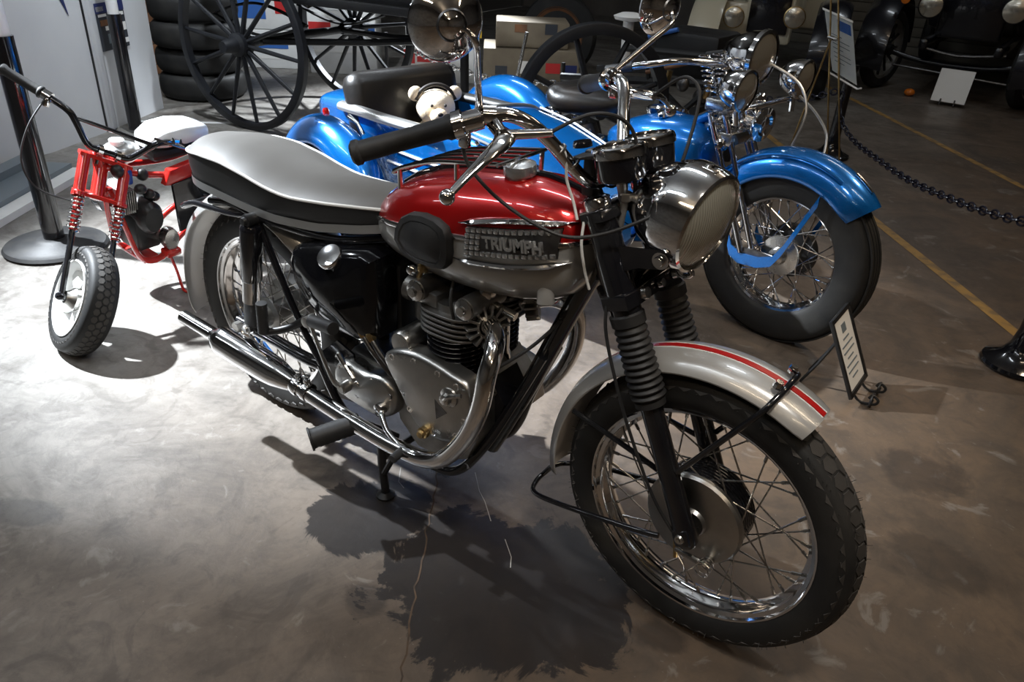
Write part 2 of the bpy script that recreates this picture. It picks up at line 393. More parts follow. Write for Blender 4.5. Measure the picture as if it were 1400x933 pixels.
g = G(); g.box(((X0 + X1) / 2, (Y0 + Y1) / 2, -.05), (X1 - X0, Y1 - Y0, .1)); FL = struct('floor', g, 'concrete', 'stained brown-grey concrete floor')
g = G(); g.box(((X0 + X1) / 2, (Y0 + Y1) / 2, CEIL + .05), (X1 - X0, Y1 - Y0, .1)); struct('ceiling', g, 'ceiling')
for nm, c, d in (('wall_left', (X0 - .05, (Y0 + Y1) / 2, CEIL / 2), (.1, Y1 - Y0, CEIL)), ('wall_right', (X1 + .05, (Y0 + Y1) / 2, CEIL / 2), (.1, Y1 - Y0, CEIL)), ('wall_front', ((X0 + X1) / 2, Y0 - .05, CEIL / 2), (X1 - X0, .1, CEIL)), ('wall_back', ((X0 + X1) / 2, Y1 + .05, CEIL / 2), (X1 - X0, .1, CEIL))):
    g = G(); g.box(c, d); o = struct(nm, g, 'walldark')
    if nm == 'wall_back': WB = o
for i in range(16):    # horizontal siding boards on the back wall
    g = G(); g.box((-.3, Y1 - .012, .05 + i * .115), (5.2, .02, .104), bev=.004); build('siding_board', g, 'siding', WB)
# painted floor lines and the saw-cut joint
def strip(name, pts, wd, m, z=.0015, lab=None):
    P_ = np.array(pts, float); L_, R_ = [], []
    for i in range(len(P_)):
        d = unit(np.append(P_[min(i + 1, len(P_) - 1)] - P_[max(i - 1, 0)], 0)); nn = np.array([-d[1], d[0]])
        L_.append([*(P_[i] + nn * wd / 2), z]); R_.append([*(P_[i] - nn * wd / 2), z])
    g = G(); k = len(P_); g.add(L_ + R_, [(i, i + 1, k + i + 1, k + i) for i in range(k - 1)]); o = build(name, g, m, FL); o['label'] = lab or name; return o
strip('floor_line', [(-.9, 5.62), (.9, 3.384), (1.826, 2.227), (3.2, .52)], .055, 'yellow', lab='yellow painted floor line')
strip('floor_line', [(-.9, 7.70), (.136, 6.424), (1.608, 4.60), (3.5, 2.25)], .055, 'yellow', lab='yellow painted floor line')
strip('floor_line', [(-3.6, 1.55), (-3.05, 2.05)], .05, 'white', lab='white painted floor line')
M['scratch'] = mat('scratch_pale', (.34, .32, .29), .7)
rj = random.Random(3)
jt = [(.605 + .401 * t + rj.uniform(-.006, .006), .05 - .581 * t + rj.uniform(-.006, .006)) for t in np.linspace(-.1, 2.2, 60)]
strip('joint', jt, .0045, 'jointdark', z=.001, lab='dark saw-cut joint in the concrete')
# spot lamps and added fill lights on the ceiling
def ceiling_spot(loc, tgt, lab):
    t = thing('ceiling_spot_lamp', lab, 'lamp', loc, group='ceiling spot lamps')
    d = unit(np.array(tgt) - np.array(loc)); g = G(); g.lathe(-d * .08, d, [(0, -.10), (.05, -.10), (.07, 0), (.08, .05), (.076, .05), (.066, 0), (.045, -.09), (0, -.09)], 24); build('shade', g, 'blacksatin', t)
    g = G(); g.tube([-d * .15, (0, 0, CEIL - loc[2])], .012, 8); build('stem', g, 'blacksatin', t)
for s_, lb in zip(SPOTS, ('black ceiling spot lamp aimed at the minibike and sidecar', 'black ceiling spot lamp aimed at the cart wheels', 'added black spot lamp hanging behind the cart as a backlight', 'black ceiling spot lamp above the red motorcycle', 'black ceiling spot lamp above the blue front wheel')): ceiling_spot(s_[0], s_[1], lb)
TL = ['behind the red motorcycle', 'beyond the front wheel side wall', 'above the white partition', 'above the cart', 'above the barrier chain', 'between red and blue motorcycles', 'above the bell-based stanchion', 'above the two cars', 'in the corner by the right wall', 'in the corner by the left wall', 'beside the red motorcycle and its silencer']
for (loc, p), wh in zip(FILL_TUBES, TL):
    t = thing('fill_light', 'added long fill light with white housing hanging ' + wh, 'light', loc, group='added long fill lights')
    g = G(); g.box((0, 0, .06), (1.4, .36, .06), bev=.01); build('housing', g, 'white', t)
    g = G(); g.tube([(-.5, 0, .09), (-.5, 0, CEIL - loc[2])], .01, 6); g.tube([(.5, 0, .09), (.5, 0, CEIL - loc[2])], .01, 6); build('hanger', g, 'blacksatin', t)
for pts in ([(.70, .10), (.76, .045), (.80, .02), (.86, -.03)], [(.93, -.06), (.98, -.10), (1.0, -.13)], [(.52, -.02), (.56, -.07), (.59, -.08)]): strip('scratch', pts, .0022, 'scratch', z=.0012, lab='pale scratch in the concrete')
# ================================================================ the red and silver twin-cylinder motorcycle
# bike frame = world: x forward, y left, rear axle above the origin
BK = thing('motorcycle', 'red and silver vintage motorcycle with long grey-topped seat and chrome headlamp', 'motorcycle', (0, 0, 0))
RAKE = math.radians(24); UAX = np.array([-math.sin(RAKE), 0, math.cos(RAKE)]); NAX = np.array([math.cos(RAKE), 0, math.sin(RAKE)])
STEER = math.radians(-1.96); AX0 = np.array([1.397, 0, .332]) - NAX * .062
SM = np.array(Matrix.Rotation(STEER, 3, Vector(UAX)))
def ST(V): return AX0 + (np.asarray(V, float) - AX0) @ SM.T          # steered with the fork
FK = Fr(ST([AX0 + NAX * .062])[0], SM @ NAX, SM @ np.array([0, 1., 0]), SM @ UAX)   # fork frame: forward, left, up the fork; origin at the axle
FW = Fr(FK.o, SM @ np.array([1., 0, 0]), SM @ np.array([0, 1., 0]), SM @ np.array([0, 0, 1.]))  # front wheel frame
RW = Fr((0, 0, .33), (1, 0, 0), (0, 1, 0), (0, 0, 1))
def P(name, g, m, parent=BK, label=None, sharp=38):
    o = build(name, g, m, parent, sharp)
    if label: o['label'] = label
    return o
def mir(pts): return [(x, -y, z) for x, y, z in pts]

# ---- wheels
fr_rim = P('front_wheel_rim', rim_geo(.2545, .07, FW), 'chrome', label='chrome wire-wheel rim')
P('tire', tire_geo(.327, .2545, .092, FW), 'tire', fr_rim, 'black front tire')
P('tread', tread_geo(.3245, .092, FW, 56, (-48, -16, 16, 48), rc=.046, hexr=.0158, hgt=.0055, nubs=260), 'tread', fr_rim, 'block tread with little rubber hairs')
g = G(); g.lathe((0, 0, 0), (0, 1, 0), [(.02, -.035), (.098, -.035), (.103, -.03)] + [q for i in range(7) for q in ((.103, -.026 + i * .009), (.098, -.023 + i * .009), (.103, -.020 + i * .009))] + [(.10, .04), (.04, .05), (.02, .06)], 48)
P('hub', g.map(FW), 'black', fr_rim, 'black finned brake drum')
spokes(fr_rim, FW, .095, .034, .2545, 40)
g = G(); g.lathe((0, -.038, 0), (0, -1, 0), [(0, .022), (.03, .022), (.034, .014), (.09, .012), (.103, .010), (.108, .004), (.108, -.004), (.1, -.006), (0, -.006)], 64)
for a in range(0, 360, 60): pass
bp = P('brake_plate', g.map(FW), 'alloy', label='round polished brake plate')
g = G(); g.tube([(.055, -.05, -.075), (.055, -.085, -.075)], .011, 12); g.tube([(.055, -.07, -.075), (-.015, -.072, -.072)], [.008, .005], 8)
P('brake_arm', g.map(FW), 'chrome_dull', bp)
g = G(); H = [(.055 + .016 * math.cos(t * .7), -.062 - t * .0011, -.075 + .016 * math.sin(t * .7)) for t in range(30)]; g.tube(H, .0018, 6)
P('return_spring', g.map(FW), 'chrome', bp)
g = G(); g.tube([(-.02, -.066, -.055), (-.012, -.07, -.095)], .005, 8); P('cable_stop', g.map(FW), 'brass', bp)

rr_rim = P('rear_wheel_rim', rim_geo(.242, .075, RW), 'chrome', label='chrome wire-wheel rim')
P('tire', tire_geo(.327, .242, .10, RW), 'tire', rr_rim, 'black rear tire')
P('tread', tread_geo(.325, .10, RW, 50, (-60, -36, -12, 12, 36, 60), rc=.05, hexr=.0145, hgt=.006, nubs=120, seed=4), 'tread', rr_rim)
g = G(); g.lathe((0, 0, 0), (0, 1, 0), [(.02, -.075), (.032, -.07), (.036, -.045), (.055, -.04), (.055, -.034), (.03, -.028), (.03, .03), (.09, .035), (.095, .07), (.02, .075)], 32)
P('hub', g.map(RW), 'cast', rr_rim); spokes(rr_rim, RW, .05, .037, .242, 40)
g = G(); g.lathe((0, .085, 0), (0, 1, 0), [(.03, -.004), (.1, -.004), (.1, .004), (.03, .004)], 46, closed=True); P('sprocket', g.map(RW), 'steel', rr_rim)
g = G(); g.tube([(0, -.15, 0), (0, .15, 0)], .009, 10); g.tube([(0, -.155, 0), (0, -.135, 0)], .016, 6); P('rear_axle', g.map(RW), 'chrome_dull')

# ---- mudguards
def guard(fr, R, hw, a0, a1, drop=.02, n=40, thick=.0018, m='silver', flare=0):
    g = G(); rings_o = []; rings_i = []
    for i in range(n + 1):
        a = math.radians(a0 + (a1 - a0) * i / n); end = 1 - .10 * max(0, 1 - min(i, n - i) / 2.)**2
        o, inn = [], []
        for j in range(13):
            t = (j - 6) / 6; y = t * hw * end; rr = R - drop * abs(t) ** 2.4 - (.012 * (abs(t) > .95))
            o.append((rr * math.cos(a), y, rr * math.sin(a))); inn.append(((rr - .003) * math.cos(a), y * .985, (rr - .003) * math.sin(a)))
        rings_o.append(np.array(o + inn[::-1]))
    g.rings(rings_o); return g.map(fr)
fg = P('front_mudguard', guard(FW, .377, .062, 60.5, 190), 'silver', label='silver front mudguard with red centre stripe')
def stripe(fr, R, y0, y1, a0, a1, h=.0012, n=40):
    g = G(); R_ = []
    for i in range(n + 1):
        a = math.radians(a0 + (a1 - a0) * i / n)
        R_.append(np.array([((R + q) * math.cos(a), y, (R + q) * math.sin(a)) for y, q in ((y0, -.002), (y0, h), (y1, h), (y1, -.002))]))
    g.rings(R_); return g.map(fr)
P('stripe', stripe(FW, .377, -.0075, .0075, 61, 189), 'redstripe', fg, 'red centre stripe')
for s in (-1, 1): P('pinstripe', stripe(FW, .3767, s * .0105 - .0012, s * .0105 + .0012, 61, 189), 'piping', fg, 'thin white pinstripe')
g = G()
RG = P('rear_mudguard', guard(RW, .390, .088, 50, 196, drop=.034), 'silver', label='silver rear mudguard with dark centre stripe')
P('stripe', stripe(RW, .390, -.013, .013, 51, 195), 'blacksatin', RG)
# mudguard stays
def pol(r, a, y): return (r * math.cos(math.radians(a)), y, r * math.sin(math.radians(a)))
g = G(); pts = [(-.035, -.088, .135), pol(.30, 77, -.080), pol(.352, 74, -.072), pol(.372, 73.4, -.055), pol(.386, 73, -.03), pol(.389, 73, 0), pol(.386, 73, .03), pol(.372, 73.4, .055), pol(.352, 74, .072), pol(.30, 77, .08), (-.035, .088, .135)]
g.tube(pts, .0062, 10, k=5); st1 = P('front_mudguard_stay', g.map(FW), 'black', label='black tubular stay looping over the mudguard')
for y in (-.035, .035):
    g = G(); g.lathe(pol(.383, 75, y), pol(1, 75, 0), [(.0, .014), (.007, .014), (.009, .008), (.009, 0)], 8); P('bolt', g.map(FW), 'chrome', st1)
g = G(); pts = [(-.05, -.088, -.045), (-.12, -.094, -.06), (-.30, -.088, -.105), (-.385, -.072, -.128), (-.405, -.04, -.125), (-.405, .0, -.12), (-.405, .04, -.125), (-.385, .072, -.128), (-.30, .088, -.105), (-.05, .088, -.045)]
g.tube(pts, .0065, 10, k=6); P('rear_stay_loop', g.map(FW), 'black', label='black loop stay round the back of the wheel')
g = G(); g.tube([(-.405, -.015, -.118), (-.375, -.02, -.07)], .005, 8); P('stay_link', g.map(FW), 'black')
for s in (-1, 1): g = G(); g.tube([(-.035, s * .085, .105), (-.15, s * .075, .125), (-.30, s * .068, .15)], .006, 8, k=4); P('middle_stay', g.map(FW), 'black')

# ---- front fork (fork frame)
for s in (-1, 1):
    y = s * .0825
    g = G(); g.lathe((0, y, 0), (0, 0, 1), [(0, -.038), (.018, -.038), (.023, -.03), (.0235, .0), (.0225, .05), (.0225, .29), (.0, .29)], 24)
    g.box((.0, y - s * .0, -.01), (.036, .05, .04), bev=.006)
    sl = P('fork_slider', g.map(FK), 'black', label='black fork slider')
    g = G(); g.lathe((.0, y + s * .026, -.008), (0, s, 0), [(0, .004), (.009, .004), (.011, 0)], 12); g.lathe((.0, y + s * .0265, -.008), (0, s, 0), [(.004, .0045), (.0, .0035)], 6)
    P('pinch_bolt', g.map(FK), 'chrome_dull', sl)
    prof = [(.024, .280), (.031, .284), (.031, .296)]
    nf = 11
    for i in range(nf):
        z0 = .298 + i * (.150 / nf); dz = .150 / nf; ro = .0365 - .0012 * i * .3
        prof += [(.0275, z0), (ro * .97, z0 + dz * .32), (ro, z0 + dz * .5), (ro * .97, z0 + dz * .68)]
    prof += [(.029, .450), (.034, .454), (.0345, .474), (.030, .478)]
    g = G(); g.lathe((0, y, 0), (0, 0, 1), prof, 28); P('fork_gaiter', g.map(FK), 'rubber', label='ribbed black rubber fork gaiter')
    g = G(); g.lathe((0, y, 0), (0, 0, 1), [(.026, .47), (.0305, .472), (.0305, .60), (.029, .605), (.029, .675), (.0, .678)], 24)
    P('fork_shroud', g.map(FK), 'black')
    g = G(); g.lathe((0, y, 0), (0, 0, 1), [(.024, .676), (.0255, .682), (.0255, .696), (.0235, .701), (0, .702)], 6 if False else 24); P('fork_cap_nut', g.map(FK), 'chrome')
    # headlamp ear
    g = G(); g.prism([(.02, y + s * .012, .56), (.06, y + s * .012, .562), (.112, y + s * .012, .552), (.124, y + s * .012, .565), (.118, y + s * .012, .588), (.06, y + s * .012, .60), (.02, y + s * .012, .61)], (0, -s * .005, 0))
    ear = P('headlamp_bracket', g.map(FK), 'black')
    g = G(); g.lathe((.108, y + s * .012, .570), (0, s, 0), [(0, .012), (.009, .012), (.0105, .008), (.0105, .002), (.016, .002), (.016, 0)], 16); P('bracket_bolt', g.map(FK), 'chrome', ear)
g = G(); g.prism([(.025, -.115, .66), (.035, -.08, .66), (.03, -.03, .66), (.03, .03, .66), (.035, .08, .66), (.025, .115, .66), (-.03, .105, .66), (-.09, .03, .66), (-.09, -.03, .66), (-.03, -.105, .66)], (0, 0, .022), bev=.006)
P('top_yoke', g.map(FK), 'black')
g = G(); g.prism([(.03, -.118, .49), (.035, -.08, .49), (.03, 0, .49), (.035, .08, .49), (.03, .118, .49), (-.03, .11, .49), (-.095, .03, .49), (-.095, -.03, .49), (-.03, -.11, .49)], (0, 0, .03), bev=.006)
P('lower_yoke', g.map(FK), 'black')
g = G(); g.tube([(-.062, 0, .515), (-.062, 0, .675)], .03, 20); g.lathe((-.062, 0, .68), (0, 0, 1), [(.03, 0), (.03, .01), (.02, .016), (.018, .03), (0, .032)], 20); P('steering_stem', g.map(FK), 'black')
for yy, rr in ((0, .010), (-.06, .013), (.06, .013)): g = G(); g.lathe((.035, yy, .505), (1, 0, 0), [(0, .010), (rr * .85, .009), (rr, 0)], 14); P('yoke_bolt', g.map(FK), 'chrome')

# ---- headlamp
HA = unit(SM @ np.array([math.cos(math.radians(9)), -.10, -math.sin(math.radians(9))])); HC = ST([(1.300, -.005, .950)])[0]
HUP = unit(np.array([0, 0, 1.]) - HA * HA[2]); HL = np.cross(HUP, HA)
HF = Fr(HC, HA, HL, HUP)
g = G(); g.lathe((0, 0, 0), (1, 0, 0), [(0, -.155), (.03, -.150), (.058, -.132), (.078, -.10), (.088, -.065), (.091, -.04), (.091, -.03)], 48)
hs = P('headlamp_shell', g.map(HF), 'chrome', label='chrome headlamp shell')
g = G(); g.lathe((0, 0, 0), (1, 0, 0), [(.090, -.062), (.0985, -.060), (.1005, -.050), (.0995, -.034), (.0985, -.012), (.0945, .004), (.089, .007), (.086, .0), (.088, -.02)], 64, closed=True); P('headlamp_rim', g.map(HF), 'chrome', hs)
g = G(); g.lathe((0, 0, 0), (1, 0, 0), [(0, .024), (.03, .022), (.06, .014), (.08, .004), (.089, -.003)], 48)
ln = P('headlamp_lens', g, 'lens', hs, 'ribbed glass headlamp lens'); ln.matrix_local = Matrix(frame4(HA, HL, HUP, HC).tolist())
g = G(); g.lathe((0, 0, 0), (1, 0, 0), [(0, -.055), (.04, -.045), (.07, -.02), (.086, -.003)], 40); P('reflector', g.map(HF), 'chrome', hs)
g = G(); g.lathe((-.03, 0, .094), (0, 0, 1), [(.0, .010), (.006, .009), (.01, .004), (.016, -.004)], 12); g.box((-.03, 0, .096), (.045, .03, .006), bev=.002); P('rim_clip', g.map(HF), 'chrome', hs)
g = G(); g.tube([(-.01, 0, -.092), (.004, 0, -.103), (-.012, 0, -.115), (-.03, 0, -.105)], .006, 10, k=4); P('rim_screw', g.map(HF), 'chrome', hs)
g = G(); g.lathe((-.085, -.03, .070), (-.5, -.3, 1), [(0, .012), (.017, .01), (.02, .004), (.02, -.01)], 20); P('ammeter', g.map(HF), 'black', hs)
g = G(); g.lathe((-.085, .035, .070), (-.5, .3, 1), [(0, .012), (.014, .01), (.016, .0)], 16); P('light_switch', g.map(HF), 'black', hs)

# ---- gauges
for s in (-1, 1):
    c = np.array([1.131, s * .055, 1.068]); ax = unit((-.24, 0, .97)); dn = c - ax * .062
    g = G(); g.lathe(dn, ax, [(0, -.004), (.03, -.003), (.043, .002), (.0455, .008), (.0455, .050), (.0, .050)], 32); gb = P('gauge', g.map(ST), 'black', label='black cylindrical gauge with chrome bezel')
    g = G(); g.lathe(dn, ax, [(.0455, .042), (.049, .044), (.0495, .054), (.047, .061), (.042, .063), (.040, .058), (.040, .052)], 40, closed=True); P('bezel', g.map(ST), 'chrome', gb)
    g = G(); g.lathe(dn, ax, [(0, .056), (.039, .056)], 32); P('dial', g.map(ST), 'dial', gb)
    g = G(); g.tube([c - ax * .056, c - ax * .056 + (.012, 0, -.05), c - ax * .056 + (.01, s * .01, -.11)], [.012, .008, .008], 10); g.lathe(dn + (.012, 0, -.02), (0, 0, -1), [(.012, 0), (.014, .004), (.014, .014), (.01, .018)], 6); P('drive_nut', g.map(ST), 'trimgrey', gb)
g = G(); g.box((1.100, 0, 1.045), (.10, .18, .006), R=np.array([[.97, 0, -.24], [0, 1, 0], [.24, 0, .97]]), bev=.002); g.box((1.07, -.035, 1.0), (.03, .03, .09), bev=.008); g.box((1.07, .035, 1.0), (.03, .03, .09), bev=.008); P('gauge_bracket', g.map(ST), 'blacksatin')
g = G(); g.lathe((1.075, -.085, 1.066), (-.2, 0, 1), [(0, .006), (.016, .005), (.018, 0), (.018, -.006)], 16); P('warning_lamp', g.map(ST), 'black')

# ---- handlebar and controls
def TB(V): V = np.array(V, float); V[:, 2] += .022 * V[:, 1]; return ST(V)
half = [(1.085, -.0, .985), (1.083, -.045, .986), (1.068, -.075, 1.005), (1.030, -.128, 1.075), (1.000, -.168, 1.113), (.965, -.198, 1.120), (.910, -.254, 1.100), (.787, -.361, 1.054)]
pts = mir(half)[::-1] + half[1:]
g = G(); g.tube(pts, .0128, 16, k=6); P('handlebar', g.map(TB), 'chrome', label='chrome handlebar')
for s in (-1, 1):
    A = np.array([.787, s * .361, 1.054]); B = np.array([.910, s * .254, 1.100]); d = unit(B - A); Lg = np.linalg.norm(B - A)
    g = G(); g.lathe(A, d, [(0, -.012), (.017, -.011), (.0225, -.006), (.0225, .003), (.019, .007), (.0183, Lg * .5), (.0192, Lg - .010), (.0225, Lg - .004), (.0222, Lg + .004), (.012, Lg + .005)], 24); P('hand_grip', g.map(TB), 'rubber', label='black rubber hand grip')
    C = B + d * .012
    g = G(); g.lathe(C, d, [(.011, -.008), (.024, -.007), (.025, .010), (.019, .013), (.018, .045), (.013, .047)], 20); g.box(C + d * .004 + (0.012, 0, -.024), (.02, .016, .028), bev=.004)
    tw = P('twist_grip_collar' if s < 0 else 'lever_collar', g.map(TB), 'chrome')
    # lever with ball end
    Q = np.array([.995, s * .212, 1.094]); E_ = np.array([1.010, s * .372, 1.030])
    lv = [Q + (-.045, -s * .012, .012), Q, Q + (.020, s * .030, -.004), Q + (.026, s * .075, -.016), Q + (.022, s * .115, -.036), E_]
    g = G(); g.tube(lv, [.010, .0185, .0175, .013, .0092, .0068], 12, k=5, sq=.55); g.sphere(E_, .0135, n=16, m=10)
    P('brake_lever' if s < 0 else 'clutch_lever', g.map(TB), 'chrome', label='chrome ball-end hand lever')
    g = G(); ca = np.array([.955, s * .204, 1.119]); g.lathe(ca, unit((-.035, s * .03, .002)), [(.012, -.012), (.017, -.011), (.017, .011), (.012, .012)], 18); g.tube([ca + (.01, 0, -.005), Q + (.0, 0, 0)], .009, 10); g.tube([Q + (0, -s * .0, 0), Q + (.05, -s * .028, .006), Q + (.075, -s * .04, .010)], [.009, .008, .0065], 10)
    P('lever_perch', g.map(TB), 'chrome')
    # mirror
    mb = np.array([.941, s * .214, 1.128]); be = np.array([1.020, s * .318, 1.246 - s * .012]); mc = np.array([.975, s * .333, 1.266 - s * .012]); nx = unit((.86, -.50, -.04)) if s < 0 else unit((.93, -.22, -.06))
    low = mb + (.012, s * .008, .05)
    st_ = [mb, mb + (be - mb) * .33, mb + (be - mb) * .66, mb + (be - mb) * .94, be + (-.012, s * .004, .008), mc + nx * .030]
    g = G(); g.tube(st_, [.0065, .0062, .006, .0056, .0052, .0052], 10, k=6); g.lathe(mb, (0, 0, 1), [(0, -.02), (.009, -.02), (.009, -.004), (.0075, .006)], 6)
    ms = P('mirror_stem', g.map(ST), 'chrome')
    g = G(); g.lathe(mc, nx, [(0, .034), (.010, .034), (.014, .031), (.018, .029), (.036, .020), (.052, .008), (.058, .0), (.0595, -.004), (.058, -.008), (.055, -.006), (.0, -.006)], 48)
    P('mirror_shell', g.map(ST), 'chrome', ms, 'round chrome mirror back')
    g = G(); g.lathe(mc + nx * .026, nx, [(.022, .004), (.024, .0005), (.021, -.004)], 24); P('ball_collar', g.map(ST), 'steel', ms)
# cables
def cable(pts, r=.0034, m='rubber', lab=None, k=8): g = G(); g.tube(pts, r, 8, k=k); return P('cable', g.map(ST), m, label=lab)
cable([(.928, -.246, 1.075), (.942, -.242, 1.03), (.985, -.218, .978), (1.045, -.185, .935), (1.105, -.155, .915), (1.165, -.125, .930), (1.225, -.085, .965), (1.24, -.05, .985)])
cable([(1.064, -.175, 1.099), (1.11, -.125, 1.130), (1.145, -.075, 1.120), (1.165, -.05, 1.075), (1.17, -.045, .98)])
cable([(1.064, .175, 1.107), (1.118, .168, 1.150), (1.150, .165, 1.155), (1.175, .155, 1.130), (1.185, .12, 1.06), (1.190, .07, .99), (1.18, .04, .95)])
cable([(1.02, .125, 1.085), (1.045, .105, 1.065), (1.075, .085, 1.02), (1.09, .06, .95)], .003, 'chrome_dull')
g = G(); g.tube([(1.033, -.135, 1.075), (1.055, -.11, 1.05), (1.060, -.105, 1.0), (1.075, -.10, .96), (1.09, -.105, .93)], .0028, 8, k=6); P('wire', g.map(ST), 'piping', label='white wire')
g = G(); g.tube([(1.105, -.105, .93), (1.11, -.115, .89), (1.12, -.112, .84), (1.13, -.105, .80)], .0028, 8, k=6); P('wire', g.map(ST), 'piping')
g = G(); g.tube([(-.010, -.10, .53), (-.032, -.116, .46), (-.040, -.120, .34), (-.040, -.118, .22), (-.034, -.108, .08), (-.01, -.09, -.04)], .0034, 8, k=6); P('brake_cable', g.map(FK), 'rubber')
for (x, z, s) in ((1.062, 1.028, 1), (1.044, 1.053, 1)):
    g = G(); g.lathe((x, -.09 if z < 1.04 else -.110, z), (-.4, -.55, .7), [(.0115, -.003), (.014, -.002), (.014, .002), (.0115, .003)], 14); P('cable_clip', g.map(ST), 'chrome_dull')

# ---- fuel tank
TX = [.497, .503, .517, .55, .60, .68, .76, .86, .95, 1.02, 1.060, 1.080, 1.090, 1.094]
TB_ = [.772, .750, .732, .712, .698, .686, .680, .684, .697, .716, .742, .772, .806, .840]
TT = [.785, .800, .820, .852, .885, .917, .937, .951, .956, .948, .926, .903, .880, .860]
TW = [.006, .045, .068, .094, .114, .129, .1345, .134, .127, .110, .086, .060, .034, .006]
def tank_pt(x, t):      # t: angle round the section, 0 = left, 90 = top
    zb, zt, w_ = interp(x, TX, TB_), interp(x, TX, TT), interp(x, TX, TW)
    c, s_ = math.cos(t), math.sin(t); e = 2 / 2.7
    zc = zb + (zt - zb) * .46; hh = (zt - zc) if s_ > 0 else (zc - zb)
    return (x, w_ * math.copysign(abs(c) ** e, c), zc + hh * math.copysign(abs(s_) ** (e if s_ < 0 else .86), s_))
def tank_y(x, z):       # surface y on the right side
    zb, zt, w_ = interp(x, TX, TB_), interp(x, TX, TT), interp(x, TX, TW); zc = zb + (zt - zb) * .46
    s_ = min(1, max(-1, (z - zc) / ((zt - zc) if z > zc else (zc - zb)))); s_ = abs(s_) ** (1 / (.86 if z > zc else 2 / 2.7))
    return -w_ * (1 - s_ * s_) ** (.5 * 2 / 2.7) if s_ < 1 else 0
xs = np.concatenate([TX[:3], np.linspace(.53, 1.05, 22), TX[10:]])
g = G(); g.rings([[tank_pt(x, 2 * PI * j / 48) for j in range(48)] for x in xs]); TK = P('fuel_tank', g, 'tankpaint', label='red over silver fuel tank')
g = G()
def seam(x): return .715 + .14 * x
for s in (-1, 1):
    g = G(); g.tube([(x, s * -(tank_y(x, seam(x)) - .001), seam(x)) for x in np.linspace(.505, 1.088, 30)], .0045, 8, sq=1.4); P('chrome_strip', g, 'chrome', TK)
g = G(); g.tube([(x, 0, interp(x, TX, TT) + .001) for x in np.linspace(.55, 1.07, 24)], .006, 8, sq=1.6); P('centre_strip', g, 'black', TK)
c = np.array([.893, -.022, .950]); g = G(); g.lathe(c, (-.03, -.08, 1), [(.026, -.012), (.030, -.01), (.030, .006), (.0345, .007), (.0345, .024), (.033, .027), (.02, .0305), (0, .0315)], 40); P('filler_cap', g, 'capalloy', TK, 'chrome filler cap')
# knee pad
KP = [(.640, .790), (.645, .818), (.662, .845), (.690, .862), (.728, .869), (.768, .868), (.797, .858), (.810, .835), (.812, .805), (.806, .778), (.790, .762), (.757, .756), (.722, .754), (.690, .756), (.660, .766)]
KP = [(x, z - .012) for x, z in KP]
for s in (-1, 1):
    g = G(); base = np.array([(x, s * -(tank_y(x, z) + .004), z) for x, z in KP]); cc = base.mean(0); off = np.array([0, s, 0.])
    R_ = [base, base + off * .012, cc + (base - cc) * .95 + off * .0175, cc + (base - cc) * .78 + off * .020, cc + (base - cc) * .74 + off * .016, cc + (base - cc) * .5 + off * .016, cc + (base - cc) * .2 + off * .016]
    bulge = [0, .004, .006, .008, .010, .018, .021]
    g.rings([r + off * b for r, b in zip(R_, bulge)]); P('knee_pad', g, 'rubber', TK, 'black rubber knee pad')
# badge: chrome grille with raised lettering
for s in (-1, 1):
    def tp(x, z, d): return np.array([x, s * (-tank_y(x, z) + d), z])
    def bz(u, v): x = .845 + .2 * u; z = .800 + .060 * v + .035 * u; return x, z
    g = G(); R_ = []
    for i in range(17):
        u = i / 16; R_.append([tp(*bz(u, v), d) for v, d in ((0, -.002), (0, .005), (.5, .007), (1, .005), (1, -.002))])
    g.rings(R_); bd = P('tank_badge', g, 'steel', TK, 'chrome grille badge with raised lettering')
    for (v, e, lx0, lx1) in ((1.12, .0105, -.10, 1.10), (-.16, .0105, -.14, 1.12)):
        g = G(); pts = [tp(*bz(u, v + (.16 if v > 1 else -.10) * math.sin(PI * (u - lx0) / (lx1 - lx0)) * (1 if v > 1 else 1)), .008) for u in np.linspace(lx0, lx1, 16)]
        g.tube(pts, [.002, .005] + [e] * 12 + [.005, .002], 8, sq=.6); P('badge_bar', g, 'chrome', bd)
    for i in range(15):
        for j in range(5):
            if 3 <= i and 1 <= j <= 3: continue
            x, z = bz((i + .5) / 15, (j + .5) / 5); g = G(); q = tp(x, z, .005)
            g.box(q + np.array([0, s * .001, 0]), (.0112, .008, .0095), R=np.array([[.985, 0, -.17], [0, 1, 0], [.17, 0, .985]]), bev=.0016); P('grille_tooth', g, 'capalloy', bd)
    x, z = bz(.58, .48); q = tp(x, z, .0105); X = unit(np.array([.985, 0, .172])) * (1 if s < 0 else -1); Y = unit((-.172, 0, .985)); 
    text('lettering', 'TRIUMPH', .035, .0035, frame4(X, Y, np.array([0, s, 0.]), q), 'capalloy', bd, sx=1.0, bold=.0012)
